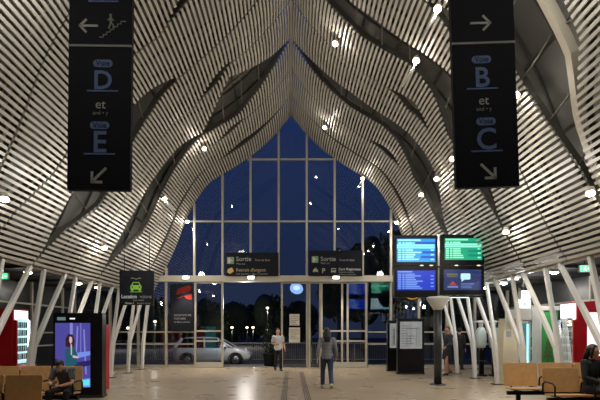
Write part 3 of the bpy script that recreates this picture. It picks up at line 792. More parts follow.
# ------------------------------------------------------------------ advertising screen
Y = 11.7; m = Y/F_
t = thing('advertising_screen', 'black freestanding advertising screen showing a woman in teal on purple', 'advertising screen', (xat(78.5, Y), Y, 0), 0.10)
W, H = 47*m, zat(313, Y)
MB().rbox((0, 0.12, H/2), (W, 0.34, H), 0.02).build('cabinet', BLACK, t)
def ax(px): return (px-78.5)*m
def az(py): return zat(py, Y)
sc = MB(); x0, x1, z0, z1 = ax(57), ax(90.5), az(387), az(323)
f = -0.056
sc.bbox(x0, x1, f, f+0.006, z0, z1, 0)
def q(mi, *pts): sc.prism([(x0+(x1-x0)*a, z1-(z1-z0)*b) for a, b in pts], 0.003, (0, f-0.003-mi*0.0004, 0), 'y', mi)
q(1, (0.42, 0.0), (0.5, 0.0), (0.5, 1.0), (0.42, 1.0)); q(1, (0.62, 0.05), (0.66, 0.05), (0.60, 0.7), (0.56, 0.7)); q(1, (0.8, 0.1), (0.84, 0.1), (0.9, 0.8), (0.86, 0.8)); q(1, (0.72, 0.0), (0.74, 0), (0.74, 0.5), (0.72, 0.5))
q(2, (0.0, 0.55), (0.25, 0.6), (0.3, 1.0), (0, 1.0)); q(2, (0.5, 0.62), (1.0, 0.58), (1.0, 0.66), (0.5, 0.72))
q(3, (0.5, 0.47), (1.0, 0.44), (1.0, 0.50), (0.55, 0.56)); q(3, (0.7, 0.88), (1, 0.86), (1, 1), (0.7, 1))
q(4, (0.28, 0.44), (0.40, 0.36), (0.56, 0.38), (0.64, 0.5), (0.62, 0.64), (0.30, 0.72))
q(5, (0.30, 0.24), (0.38, 0.17), (0.50, 0.18), (0.56, 0.28), (0.54, 0.37), (0.30, 0.37))
q(6, (0.41, 0.21), (0.48, 0.22), (0.49, 0.29), (0.44, 0.33), (0.40, 0.28)); q(6, (0.5, 0.5), (0.66, 0.52), (0.66, 0.55), (0.5, 0.54)); q(6, (0.44, 0.33), (0.48, 0.33), (0.48, 0.5), (0.45, 0.5))
q(7, (0.05, 0.80), (0.3, 0.74), (0.45, 0.8), (0.42, 0.94), (0.05, 0.98)); q(8, (0.66, 0.9), (0.98, 0.88), (0.98, 0.97), (0.66, 0.98))
sc.build('display', [em('ad_purple', (82, 76, 170), 0.8), em('ad_lilac', (140, 140, 225), 0.85), em('ad_indigo', (38, 34, 110), 0.7), em('ad_blue', (120, 150, 240), 0.9), em('ad_teal', (28, 100, 118), 0.7), em('ad_hair', (70, 26, 40), 0.5), em('ad_face', (225, 195, 205), 0.8), em('ad_shade', (40, 40, 100), 0.6), em('ad_cyan', (90, 220, 225), 1.1)], t)
hs = MB(); hs.bbox(ax(58), ax(90), f-0.004, f+0.004, az(321), az(316.5)); hs.bbox(ax(59), ax(67), f-0.008, f-0.002, az(320.4), az(317.2), 1); hs.bbox(ax(71), ax(76), f-0.008, f-0.002, az(319.4), az(318), 2)
hs.build('header_strip', [BLACK, em('hdr_teal', (120, 150, 150), 0.6), em('hdr_white', (240, 240, 240), 1.2)], t)
MB().bbox(-W/2+0.06, W/2-0.06, 0.292, 0.30, 0.25, H-0.2).build('rear_display', em('ad_rear', (90, 205, 220), 0.7), t)
MB().bbox(-W/2-0.02, W/2+0.02, -0.08, 0.32, 0, 0.06).build('plinth', DGREY, t)
rb = MB(); Y2 = 13.4
rb.rbox((0, 0, 0.9), (0.5, 0.35, 1.8), 0.02); o = rb.build('red_cabinet', RED, None, (xat(107, Y2)-0.25, Y2, 0))
tag(o, 'tall red cabinet mostly hidden behind the advertising screen', 'cabinet')

# ------------------------------------------------------------------ red vending machines (lit glass side to the hall)
def vending(label, sgn, Xf, Yn, Yfr, H):
    D = Yfr-Yn; W = 1.15
    t = thing('vending_machine', label, 'vending machine', (sgn*(Xf+W/2), (Yn+Yfr)/2, 0), 0, 'red vending machines')
    MB().rbox((0, 0, H/2), (W, D, H), 0.03, 3, 'z').build('cabinet', RED, t)
    fx = -sgn*W/2
    MB().bbox(fx-sgn*0.02, fx+sgn*0.01, -D/2+0.06, D/2-0.06, 1.93, H-0.04).build('lit_header', em('vend_header', (245, 250, 255), 2.6), t)
    MB().bbox(fx-sgn*0.012, fx+sgn*0.01, -D/2+0.06, D/2-0.06, 0.80, 1.92).build('lit_back', em('vend_back', (190, 225, 225), 1.3), t)
    for q in range(5):
        z = 0.92+q*0.20
        sh = MB(); sh.bbox(fx-sgn*0.06, fx-sgn*0.012, -D/2+0.08, D/2-0.08, z-0.015, z)
        sh.build('shelf', CHROME, t)
    for y in (-D/2+0.09, D/2-0.09): MB().cyl((fx-sgn*0.04, y, 0.85), (fx-sgn*0.04, y, 1.92), 0.018, 8).build('lamp_tube', em('vend_tube', (240, 250, 255), 4.0), t)
    cn = MB(); rr = random.Random(5)
    for q in range(5):
        for r in range(5):
            y = -D/2+0.15+r*(D-0.3)/4; z = 0.92+q*0.20
            cn.cyl((fx-sgn*0.035, y, z), (fx-sgn*0.035, y, z+0.13), 0.022, 8, rr.choice((0, 1, 2)))
    cn.build('bottle_rows', [mat('bottle_teal', (60, 140, 140), 0.4), mat('bottle_pale', (190, 200, 200), 0.4), mat('bottle_dark', (50, 60, 80), 0.4)], t)
    fg = MB(); gx = fx-sgn*0.072; fg.add([(gx, -D/2+0.05, 0.8), (gx, D/2-0.05, 0.8), (gx, D/2-0.05, 1.95), (gx, -D/2+0.05, 1.95)], [(0, 1, 2, 3)]); fg.build('front_glass', glass('vend_glass', (240, 245, 245), 0.8), t, fix=False)
    for y in (-D/2+0.03, D/2-0.03): MB().box((fx-sgn*0.04, y, 1.3), (0.09, 0.05, 1.2)).build('door_trim', CHROME if y > 0 else RED, t)
    # sloping tray under the glass
    a = MB(); a.prism([(fx, 0.40), (fx-sgn*0.30, 0.46), (fx-sgn*0.30, 0.54), (fx, 0.78)], D-0.04, (0, 0, 0), 'y'); a.build('tray', RED, t)
    a = MB(); R = math.atan2(0.24, 0.30)
    for q_, mi in ((-0.2, 0), (0.0, 1), (0.2, 2)): a.box((fx-sgn*0.16, q_*D/0.8, 0.665), (0.30, 0.15, 0.012), (0, sgn*-R*-1 if sgn > 0 else -R, 0), mi)
    a.build('leaflets', [mat('leaflet_white', (225, 225, 225), 0.5), mat('leaflet_blue', (70, 90, 160), 0.5), mat('leaflet_pink', (205, 150, 160), 0.5)], t)
    if sgn < 0: return
    pn = MB(); pn.rbox((sgn*(-W/2+0.55), -D/2-0.006, 1.55), (0.62, 0.014, 1.05), 0.03); pn.build('lit_poster', em('vend_poster', (250, 240, 240), 1.4), t)
vending('red vending machine with glowing glass front at the far left of the hall', -1, 6.92, 11.95, 12.65, 2.18)
vending('red vending machine with glowing glass front and lit poster at the far right', 1, 6.92, 11.60, 12.35, 2.34)

# ------------------------------------------------------------------ kiosk on the right
Yk = 15.5
t = thing('kiosk', 'white and cream kiosk with glass door right of the departure screens', 'kiosk', (xat(523, Yk), Yk, 0))
kx = xat(523, Yk); m = Yk/F_
def kX(px): return xat(px, Yk)-kx
zt = zat(309, Yk)
c = MB(); prf = []
for i in range(9):
    z = 2.02*i/8; prf.append((kX(504)+0.10*math.sin(PI*i/8*0.9)*-0.4+0.06*(i/8)**2, z))
pts = prf+[(kX(517.5), 2.02), (kX(517.5), 0)]
c.prism(pts, 0.5, (0, 0.25, 0)); c.build('cream_panel', CREAM, t)
MB().bbox(kX(506), kX(511), -0.012, 0, zat(337, Yk), zat(331, Yk)).build('notice', SIGNG, t)
MB().bbox(kX(517.5), kX(541), 0.15, 0.9, 0, zt).build('body', WHITEP, t)
MB().bbox(kX(516.5), kX(541.5), -0.06, 0.2, zat(320, Yk), zt+0.02).build('fascia', WHITEP, t)
dr = MB(); dr.bbox(kX(518), kX(530), 0.05, 0.12, 0.02, zat(321, Yk)); d = dr.build('door', em('fridge_glow', (70, 150, 165), 0.55), t)
fr = MB()
for px in (518, 530): fr.bbox(kX(px)-0.025, kX(px)+0.025, 0.0, 0.13, 0.0, zat(320.5, Yk))
fr.bbox(kX(518), kX(530), 0.0, 0.13, zat(323, Yk), zat(320.5, Yk)); fr.build('door_frame', WHITEP, d)
MB().cyl((kX(527.5), 0.0, 0.35), (kX(527.5), 0.0, zat(324, Yk)), 0.02, 8).build('light_tube', em('fridge_tube', (190, 250, 250), 2.6), d)
hh = MB()
for q_ in range(4): hh.bbox(kX(519.5), kX(526), 0.02, 0.05, 0.5+0.33*q_, 0.72+0.33*q_)
hh.build('goods', mat('goods_grey', (90, 110, 112), 0.5), d)
for (a, b, y0, y1, w) in ((531.5, 539, 337, 347, 0), (532, 539, 350, 361, 1)):
    pp = MB(); pp.bbox(kX(a), kX(b), 0.135, 0.15, zat(y1, Yk), zat(y0, Yk)); rr = random.Random(w)
    for q_ in range(4): pp.bbox(kX(a+1+rr.random()*3), kX(b-1-rr.random()*2), 0.131, 0.135, zat(y0+2+q_*2.2+1, Yk), zat(y0+2+q_*2.2, Yk), 1)
    pp.build('small_poster', [mat('poster_dark', (84, 88, 92), 0.6), SIGNW], t)
# green panel booth
t = thing('booth', 'green fronted booth between the white kiosk and the red vending machine', 'booth', (xat(549, 14.9), 14.9, 0))
m = 14.9/F_
MB().bbox(-8*m, 9*m, 0, 0.48, 0, zat(310.5, 14.9)).build('green_panel', GREEN, t)
MB().bbox(-9.4*m, -8*m, -0.04, 0.48, 0, zat(308, 14.9)).build('edge_post', WHITEP, t)
MB().bbox(-9.4*m, 10*m, -0.05, 0.48, zat(310.5, 14.9), zat(306, 14.9)).build('fascia', WHITEP, t)
tr = MB(); bx = -1.5*m
tr.bbox(bx-0.02, bx+0.02, -0.012, 0, zat(364, 14.9), zat(356, 14.9))
for q_ in range(4): z = zat(358-q_*4.6, 14.9); w = 0.17-0.035*q_; tr.prism([(bx-w, z), (bx+w, z), (bx, z+0.22)], 0.008, (0, -0.006-q_*0.001, 0))
tr.build('tree_symbol', mat('tree_olive', (84, 116, 66), 0.6), t)
# lit double box hung above the kiosk
t = thing('light_box', 'white glowing box sign in two tiers hung above the kiosk', 'lit sign', (xat(525, 14.8), 14.8, zat(308.5, 14.8)))
m = 14.8/F_
for (z0, z1, a, b) in ((0, 9*m, -6.5*m, 6*m), (9.6*m, 18*m, -3.5*m, 5.5*m)):
    o = MB().rbox(((a+b)/2, 0.1, (z0+z1)/2), (b-a, 0.2, z1-z0), 0.02).build('case', WHITEP, t)
    MB().bbox(a+0.03, b-0.03, -0.008, 0.0, z0+0.03, z1-0.03).build('lit_face', em('lightbox_glow', (205, 232, 245), 2.0), o)
    MB().prism([((a+b)/2-0.05, (z0+z1)/2-0.06), ((a+b)/2+0.07, (z0+z1)/2), ((a+b)/2-0.05, (z0+z1)/2+0.06)], 0.004, (0, -0.011, 0)).build('mark', mat('mark_blue', (110, 150, 190), 0.5), o)
MB().cyl((0, 0.1, 18*m), (0, 0.1, 3.42-zat(308.5, 14.8)), 0.02, 8).build('hanging_rod', DGREY, t)
# telephone hoods
Yh = 17.0; m = Yh/F_
HOOD = mat('frosted_hood', (186, 200, 198), 0.3, 0, 0.05)
for px, lb in ((481, 'left one of two pale rounded hoods on dark posts'), (494, 'right one of two pale rounded hoods on dark posts, next to the cream panel')):
    t = thing('rounded_hood', lb, 'hood', (xat(px, Yh), Yh, 0), 0, 'rounded hoods beside the kiosk')
    hd = MB(); rings = []
    for z, a in ((1.02, 0.10), (1.04, 0.15), (1.15, 0.17), (1.4, 0.185), (1.6, 0.165), (1.72, 0.11), (1.75, 0.07)): rings.append(((0, 0, z), (a, a*0.9)))
    hd.loft([r[0] for r in rings], [r[1] for r in rings], (1, 0, 0), 20, 0, True, 0.75); hd.build('hood', HOOD, t)
    MB().loft([(0, 0, 1.74), (0, 0.02, 1.98)], [0.07, 0.10], None, 12).build('neck', COLW, t)
    p_ = MB(); p_.rbox((0.10, 0.22, 0.9), (0.16, 0.14, 1.8), 0.03, 3, 'z'); p_.build('post', BLACK, t)
    MB().box((0.0, 0.14, 1.95), (0.3, 0.5, 0.05)).build('top_plate', COLW, t)
    for sx in (-0.05, 0.05): MB().cyl((sx, -0.02, 0.94), (sx, -0.02, 1.03), 0.018, 8).build('foot', SIGNG, t)
    MB().box((0.10, 0.1, 0.55), (0.26, 0.26, 0.03)).build('shelf', DGREY, t)
    MB().rbox((0.1, 0.2, 0.03), (0.3, 0.3, 0.06), 0.03, 3, 'z').build('base', DGREY, t)
t = MB(); t.rbox((0, 0, 0.98), (0.5, 0.08, 1.96), 0.02); o = t.build('dark_screen_panel', BLACK, None, (xat(499, 17.6), 17.6, 0))
tag(o, 'tall plain black panel standing behind the pale rounded hoods', 'panel')
for i, (px, py) in enumerate(((523, 272), (513, 279))):
    p = at(px, py, 14.0 if i == 0 else 15.5)
    t = thing('tube_light', ('longer' if i == 0 else 'shorter') + ' white tube light under the right side canopy above the kiosk', 'tube light', p, 0, 'tube lights over the kiosk')
    MB().cyl((-0.22+0.05*i, 0, 0), (0.22-0.05*i, 0, 0), 0.035, 10).build('tube', em('tube_glow', (240, 248, 250), 3.5), t)
    MB().box((0, 0, 0.06), (0.5, 0.08, 0.05)).build('holder', WHITEP, t)
    MB().cyl((0, 0, 0.08), (0, 0, max(0.1, 3.42-p.z)), 0.012, 8).build('hanging_rod', DGREY, t)

for (x_, y_, z_, e_) in ((7.1, 14.2, 2.9, 75), (7.2, 16.3, 2.9, 40), (7.6, 10.2, 3.2, 45)):  # bare fill lights added to brighten the kiosk side
    add_light('POINT', 'kiosk_fill', (x_, y_, z_), e_, (0.95, 1.0, 1.0), 0.1)
# ------------------------------------------------------------------ benches
def bench(label, x0, n, Y, top=0.92, sw=0.60, gap_=0.04, seats_arm=()):
    """row of n tan seats facing the camera, left end at x0"""
    t = thing('bench', label, 'bench', (x0, Y, 0), 0, 'rows of tan waiting seats')
    W = n*sw+(n-1)*gap_
    MB().rbox((W/2, -0.22, 0.33), (W+0.06, 0.09, 0.08), 0.02, 3, 'x').build('rail', BLACK, t)
    for i in range(n):
        c = i*(sw+gap_)+sw/2
        bk = MB(); R = Euler((math.radians(-8), 0, 0)).to_matrix(); H = top-0.46
        bk.rbox((0, 0, H/2), (sw, 0.03, H), 0.03); bk.v = [tuple(R @ Vector(v)+Vector((c, -0.02, 0.45))) for v in bk.v]
        bk.build('backrest', WOOD, t, bevel=0.006)
        st = MB(); R2 = Euler((math.radians(-4), 0, 0)).to_matrix(); st.rbox((0, 0, 0), (sw, 0.46, 0.03), 0.04, 3, 'z'); st.v = [tuple(R2 @ Vector(v)+Vector((c, -0.26, 0.425))) for v in st.v]
        st.build('seat', WOOD, t, bevel=0.006)
        br = MB()
        for sx in (-1, 1): br.beam([(c+sx*sw*0.3, -0.46, 0.39), (c+sx*sw*0.3, -0.05, 0.38), (c+sx*sw*0.3, 0.02, 0.5), (c+sx*sw*0.3, 0.07, top-0.12)], 0.03, 0.025, (1, 0, 0))
        br.build('seat_bracket', BLACK, t)
    for x in ([0.2, W-0.2] if n > 1 else [W/2]):
        lg = MB(); lg.beam([(x, -0.22, 0.05), (x, -0.22, 0.31)], 0.08, 0.06, (1, 0, 0)); lg.beam([(x, -0.52, 0.03), (x, -0.22, 0.06), (x, 0.08, 0.03)], 0.07, 0.04, (1, 0, 0))
        lg.build('leg', BLACK, t)
    for i in seats_arm:
        x = i*(sw+gap_)-gap_/2
        am = MB(); am.loft([(x, -0.02, 0.46), (x, -0.04, 0.62), (x, -0.12, 0.66), (x, -0.38, 0.65), (x, -0.46, 0.60), (x, -0.46, 0.42)], 0.017, None, 8); am.build('armrest', BLACK, t)
    return t
bench('front left row of tan waiting seats with no one sitting on it', xat(42, 7.8)-3*0.6-2*0.04, 3, 7.8, 0.93, seats_arm=(1, 2))
bench('rear left row of tan waiting seats where the man in grey sits', xat(82, 9.6)-4*0.6-3*0.04, 4, 9.6, 0.94, seats_arm=(1, 2, 3, 4))
bench('rear right row of tan waiting seats in front of the kiosk', xat(504, 10.3), 3, 10.3, 0.96, 0.72, seats_arm=(1, 2))
bench('front right row of tan waiting seats where the woman in black sits', xat(543, 9.3), 3, 9.3, 0.93, 0.70, seats_arm=(0, 1, 2))

# ------------------------------------------------------------------ people
SKINM = mat('skin_light', (196, 148, 122), 0.55, 0, 0.06)
SKIN2 = mat('skin_tan', (168, 118, 94), 0.55, 0, 0.06)
HAIR = mat('hair_dark', (20, 16, 14), 0.6, 0, 0.2, 30)
HAIRB = mat('hair_brown', (72, 50, 36), 0.6, 0, 0.2, 30)
def remesh(mb, voxel, smooth=3):
    me = mb.mesh('tmp'); o = bpy.data.objects.new('tmp', me); COL.objects.link(o)
    r = o.modifiers.new('r', 'REMESH'); r.mode = 'VOXEL'; r.voxel_size = voxel; r.use_smooth_shade = True
    if smooth:
        sm = o.modifiers.new('s', 'SMOOTH'); sm.iterations = smooth; sm.factor = 0.4
    dg = bpy.context.evaluated_depsgraph_get()
    out = bpy.data.meshes.new_from_object(o.evaluated_get(dg))
    bpy.data.objects.remove(o); bpy.data.meshes.remove(me)
    out.polygons.foreach_set('use_smooth', [True]*len(out.polygons))
    return out
def link_mesh(name, me, material, parent):
    me.materials.clear(); me.materials.append(material)
    o = bpy.data.objects.new(name, me); COL.objects.link(o); o.parent = parent
    return o
STAND = dict(pelvis=(0, 0, .93), waist=(0, 0.005, 1.08), chest=(0, 0.01, 1.28), neck=(0, 0.015, 1.44), head=(0, -0.015, 1.60),
             shL=(.175, .01, 1.38), elL=(.225, .04, 1.10), wrL=(.23, -.03, .86), shR=(-.175, .01, 1.38), elR=(-.225, .04, 1.10), wrR=(-.23, -.03, .86),
             hiL=(.085, 0, .90), knL=(.10, -.02, .49), anL=(.105, .03, .08), toL=(.12, -.13, .035), hiR=(-.085, 0, .90), knR=(-.10, -.02, .49), anR=(-.105, .03, .08), toR=(-.12, -.13, .035),
             hp=0.0, hy=0.0)
def V(p): return Vector(p)
def person(label, loc, rz, height, pose, top, bottom, shoe, skin=SKINM, hair=HAIR, hairlen='short', sleeve='long', skirt=False, female=False, extra=None):
    J = dict(STAND); J.update(pose); J = {k: (V(v) if hasattr(v, '__len__') else v) for k, v in J.items()}
    t = thing('person', label, 'person', loc, rz); t.scale = (height/1.72,)*3
    sw = 0.92 if female else 1.0
    side = (J['shL']-J['shR']).normalized()
    def torso(mb, g, z0=True):
        P = [J['pelvis']+(J['pelvis']-J['waist']).normalized()*0.08, J['pelvis'], J['waist'], J['chest'], (J['chest']*0.35+J['neck']*0.65), J['neck']-(J['neck']-J['chest']).normalized()*0.01]
        R = [(.12, .085), (.155*(1.03 if female else 1), .105), (.125*sw, .092), (.155*sw, .108), (.150*sw, .088), (.062, .06)]
        mb.loft(P, [(a+g, b+g) for a, b in R], side, 20)
    def limb(mb, pts, rad, g=0): mb.loft(pts, [r+g for r in rad], None, 12)
    def mids(a, b, n=3): return [a+(b-a)*i/n for i in range(n+1)]
    body = MB(); torso(body, 0)
    body.loft([J['neck']-V((0, 0, .03)), J['neck']+(J['head']-J['neck'])*0.3, J['head']-V((0, 0, .02))], [.062, .054, .055], None, 14)
    Hm = Euler((J['hp'], 0, J['hy'])).to_matrix()
    hc = J['head']
    def hf(p):
        q_ = p.copy()
        if q_.z < 0: q_.x *= 1+q_.z*2.4; q_.y = q_.y*(1+q_.z*0.9)-0.012*(-q_.z/0.115)
        if q_.y > 0: q_.y *= 1.04
        return q_
    body.ell(hc, (.076, .094, .115), Hm, 24, 16, 0, hf)
    def hp(x, y, z): return hc + Hm @ V((x, y, z))
    body.loft([hp(0, -.085, .012), hp(0, -.103, -.012), hp(0, -.112, -.028), hp(0, -.092, -.036)], [.008, .012, .015, .011], None, 8)
    for s_ in (-1, 1):
        body.ell(hp(s_*.078, .008, -.008), (.011, .02, .031), Hm, 8, 6)
        body.ell(hp(s_*.032, -.084, .022), (.022, .012, .008), Hm, 8, 6)
    body.ell(hp(0, -.090, -.056), (.024, .012, .007), Hm, 8, 6); body.ell(hp(0, -.090, -.068), (.020, .013, .007), Hm, 8, 6); body.ell(hp(0, -.078, -.098), (.025, .02, .018), Hm, 8, 6)
    for q_ in 'LR':
        s_ = 1 if q_ == 'L' else -1
        sh, el, wr = J['sh'+q_], J['el'+q_], J['wr'+q_]
        if female: sh = sh - side*s_*0.015
        body.ell(sh, (.062*sw, .06, .062), None, 12, 8)
        body.loft([sh, sh+(el-sh)*.35, sh+(el-sh)*.75, el, el+(wr-el)*.25, el+(wr-el)*.7, wr], [r*sw for r in (.055, .050, .043, .040, .042, .034, .027)], None, 12)
        fd = (wr-el).normalized() if ('hd'+q_) not in J else J['hd'+q_].normalized()
        pn = V(J['pn'+q_]) if ('pn'+q_) in J else V((-s_, 0, 0))
        pn = (pn-fd*pn.dot(fd)).normalized(); ac = fd.cross(pn)           # ac across the palm
        thumb_side = ac if (ac.y < 0 or 'tr' in J) else -ac
        body.loft([wr, wr+fd*.04, wr+fd*.085], [(.026, .020), (.036, .016), (.038, .013)], ac, 12)
        for i, (off, ln) in enumerate(((-.029, .060), (-.010, .074), (.010, .078), (.029, .068))):
            b0 = wr+fd*.070+thumb_side*off
            c1 = b0+fd*(.02+ln*.42); d2 = (fd*.8+pn*.6).normalized(); c2 = c1+d2*ln*.34; d3 = (fd*.35+pn*.93).normalized(); c3 = c2+d3*ln*.26
            body.loft([b0, c1, c2, c3], [.0095, .0092, .0085, .0072], None, 8)
        tb = wr+fd*.028+thumb_side*.026; tdir = (fd*.72+thumb_side*.62+pn*.2).normalized()
        body.loft([tb, tb+tdir*.035, tb+tdir*.035+(fd*.9+thumb_side*.25+pn*.3).normalized()*.032], [.0125, .011, .0085], None, 8)
        hi, kn, an, to = J['hi'+q_], J['kn'+q_], J['an'+q_], J['to'+q_]
        body.loft([hi, hi+(kn-hi)*.4, hi+(kn-hi)*.8, kn, kn+(an-kn)*.3, kn+(an-kn)*.7, an], [.084, .075, .060, .053, .055, .042, .036], None, 14)
        ft = (to-an); 
        body.loft([an-V((ft.x, ft.y, 0)).normalized()*.05+V((0, 0, -.035)), an+V((0, 0, -.025)), an+ft*.5+V((0, 0, -.005)), to], [(.03, .03), (.036, .042), (.040, .032), (.03, .016)], ft.cross(V((0, 0, 1))), 12)
    link_mesh('body', remesh(body, .0085, 3), skin, t)
    ey = MB()
    for s_ in (-1, 1): ey.ell(hp(s_*.032, -.086, .012), (.012, .008, .007), Hm, 8, 6); ey.ell(hp(s_*.032, -.0935, .012), (.005, .003, .005), Hm, 8, 6, 1)
    ey.build('eyes', [mat('eye_white', (215, 212, 205), 0.3), HAIR], t)
    # clothes
    shirt = MB(); torso(shirt, .016)
    P0 = J['pelvis']; dn = (J['pelvis']-J['waist']).normalized()
    shirt.loft([J['waist'], P0, P0+dn*(.09)], [(.145*sw, .112), (.172, .124), (.178, .128)], side, 20)
    for q_ in 'LR':
        s_ = 1 if q_ == 'L' else -1
        sh, el, wr = J['sh'+q_], J['el'+q_], J['wr'+q_]
        if female: sh = sh - side*s_*0.015
        shirt.ell(sh, (.078*sw, .074, .076), None, 12, 8)
        if sleeve == 'long': shirt.loft([sh, sh+(el-sh)*.5, el, el+(wr-el)*.5, el+(wr-el)*.93], [.07, .063, .056, .050, .042], None, 14)
        else: shirt.loft([sh, sh+(el-sh)*.4, sh+(el-sh)*.72], [.07, .066, .064], None, 14)
    shirt.loft([J['chest']*0.3+J['neck']*0.7, J['neck']+(J['head']-J['neck'])*0.12], [(.10, .085), (.066, .066)], side, 16)
    link_mesh('shirt' if sleeve == 'short' or top.name.startswith('plaid') else 'jacket', remesh(shirt, .012, 4), top, t)
    tr = MB(); P = [J['waist']*0.45+P0*0.55, P0, P0+dn*.09]
    tr.loft(P, [(.140, .108), (.166, .118), (.14, .105)], side, 20)
    if skirt:
        kn = (J['knL']+J['knR'])/2
        tr.loft([P0+dn*.02, P0+(kn-P0)*.5, P0+(kn-P0)*.85], [(.168, .122), (.185, .14), (.17, .14)], side, 20)
    else:
        for q_ in 'LR':
            hi, kn, an = J['hi'+q_], J['kn'+q_], J['an'+q_]
            tr.loft([hi, hi+(kn-hi)*.45, kn, kn+(an-kn)*.5, an+(kn-an)*.03], [.100, .088, .070, .064, .060], None, 16)
    link_mesh('skirt' if skirt else 'trousers', remesh(tr, .012, 4), bottom, t)
    for q_ in 'LR':
        an, to = J['an'+q_], J['to'+q_]; ft = to-an; fh = V((ft.x, ft.y, 0)).normalized()
        s1 = MB(); s1.loft([an-fh*.075+V((0, 0, -.035)), an-fh*.03+V((0, 0, -.02)), an+ft*.45+V((0, 0, .003)), to+fh*-.02, to+fh*.03], [(.034, .036), (.044, .056), (.05, .042), (.046, .032), (.026, .018)], fh.cross(V((0, 0, 1))), 16)
        s1.build('shoe', shoe, t)
    # hair
    h = MB()
    def hm(p):
        q_ = p.copy(); 
        if q_.y < -0.03 and q_.z < 0.055: q_.y = -0.03
        return q_
    h.ell(hp(0, .012, .028), (.086, .100, .104), Hm, 24, 16, 0, hm)
    if hairlen == 'long':
        dnv = (J['chest']-J['neck']).normalized()
        h.loft([hp(0, .045, .05), hp(0, .065, -.05), J['neck']+V((0, .085, .0)), J['neck']+V((0, .10, -.13))], [(.082, .06), (.095, .058), (.105, .045), (.08, .025)], side, 16)
        for s_ in (-1, 1): h.loft([hp(s_*.06, -.005, .07), hp(s_*.085, .0, -.03), hp(s_*.085, .0, -.13)], [.03, .03, .018], None, 10)
    link_mesh('hair', remesh(h, .010, 2), hair, t)
    if extra: extra(t, J)
    return t
CHARCO = mat('charcoal_jersey', (74, 78, 84), 0.9, 0, 0.12, 20)
WHITET = mat('pale_grey_jersey', (190, 192, 195), 0.9, 0, 0.08, 20)
DENIM = mat('blue_denim', (48, 62, 92), 0.9, 0, 0.2, 40)
BLACKC = mat('black_cloth', (26, 27, 31), 0.9, 0, 0.15, 25)
NAVYC = mat('dark_navy_cloth', (34, 38, 48), 0.9, 0, 0.15, 25)
SHOE = mat('black_shoe', (28, 27, 26), 0.5, 0, 0.1); SHOEL = mat('pale_sports_shoe', (176, 178, 158), 0.6, 0, 0.1)
# man in plaid walking to the doors (faces away)
Yp_ = 13.5
person('man in a grey plaid shirt and blue jeans walking away towards the glass doors', (xat(327, Yp_), Yp_, 0), PI, 1.72,
       dict(knL=(.11, -.12, .50), anL=(.12, -.10, .085), toL=(.15, -.26, .04), knR=(-.10, .02, .49), anR=(-.11, .20, .14), toR=(-.12, .07, .045), elL=(.25, .08, 1.10), wrL=(.27, .10, .86), elR=(-.25, .02, 1.10), wrR=(-.26, -.09, .87), head=(0, -.03, 1.59), hp=0.2),
       plaid_mat(), DENIM, SHOEL, hairlen='long')
# man in pale t-shirt coming in
Yp_ = 19.4
person('man in a pale grey T-shirt and dark trousers coming in through the open doorway', (xat(278, Yp_), Yp_, 0), 0.25, 1.70,
       dict(knL=(.09, -.12, .50), anL=(.09, -.14, .08), toL=(.10, -.30, .04), knR=(-.09, .03, .49), anR=(-.09, .17, .12), toR=(-.10, .03, .04), elL=(.25, .06, 1.12), wrL=(.27, -.06, .90), elR=(-.24, .03, 1.12), wrR=(-.12, -.16, 1.10)),
       WHITET, BLACKC, SHOE, hair=HAIRB, sleeve='short')
# woman walking behind post
Yp_ = 17.4
person('person in a dark jacket and skirt walking behind the screen post', (xat(447.5, Yp_), Yp_, 0), -1.1, 1.78,
       dict(knL=(.08, -.14, .50), anL=(.08, -.14, .08), toL=(.09, -.29, .04), knR=(-.08, .04, .49), anR=(-.08, .20, .13), toR=(-.09, .06, .04), elL=(.20, -.08, 1.12), wrL=(.18, -.27, 1.0), elR=(-.20, .10, 1.12), wrR=(-.20, .08, .88)),
       NAVYC, BLACKC, SHOE, skin=SKIN2, hair=HAIRB, skirt=True, female=True)
# dark figure further back
Yp_ = 20.0
person('person in dark clothes standing far back between the screen post and right columns', (xat(459.5, Yp_), Yp_, 0), 2.4, 1.74, {}, BLACKC, BLACKC, SHOE)
# seated man with phone
SIT = dict(pelvis=(0, 0, .53), waist=(0, -.03, .67), chest=(0, -.10, .86), neck=(0, -.19, 1.00), head=(0, -.31, 1.075), hp=0.85,
           shL=(.18, -.16, .955), shR=(-.18, -.16, .955), elL=(.235, -.27, .70), elR=(-.235, -.27, .70), wrL=(.075, -.42, .66), wrR=(-.075, -.42, .66),
           hdL=(-.55, -.7, .1), hdR=(.55, -.7, .1), pnL=(0, -.2, 1), pnR=(0, -.2, 1),
           hiL=(.09, -.02, .51), hiR=(-.09, -.02, .51), knL=(.19, -.44, .52), knR=(-.19, -.44, .52), anL=(.16, -.42, .08), anR=(-.16, -.42, .08), toL=(.19, -.58, .035), toR=(-.19, -.58, .035))
xs = xat(64, 9.3)
def no(t, J): pass
pm = person('seated man in a grey T-shirt bent over a phone before the advertising screen', (xs, 9.42, 0), 0.0, 1.56, SIT, CHARCO, BLACKC, SHOE, sleeve='short')
ph = MB(); ph.rbox((0, 0, 0), (0.075, 0.15, 0.01), 0.012, 3, 'z'); o = ph.build('smartphone', BLACK, None, (xs-0.01, 9.42-0.50, 0.655)); o.rotation_euler = (0.5, 0, 0)
tag(o, 'dark smartphone held in the hands of the seated man in grey', 'phone')
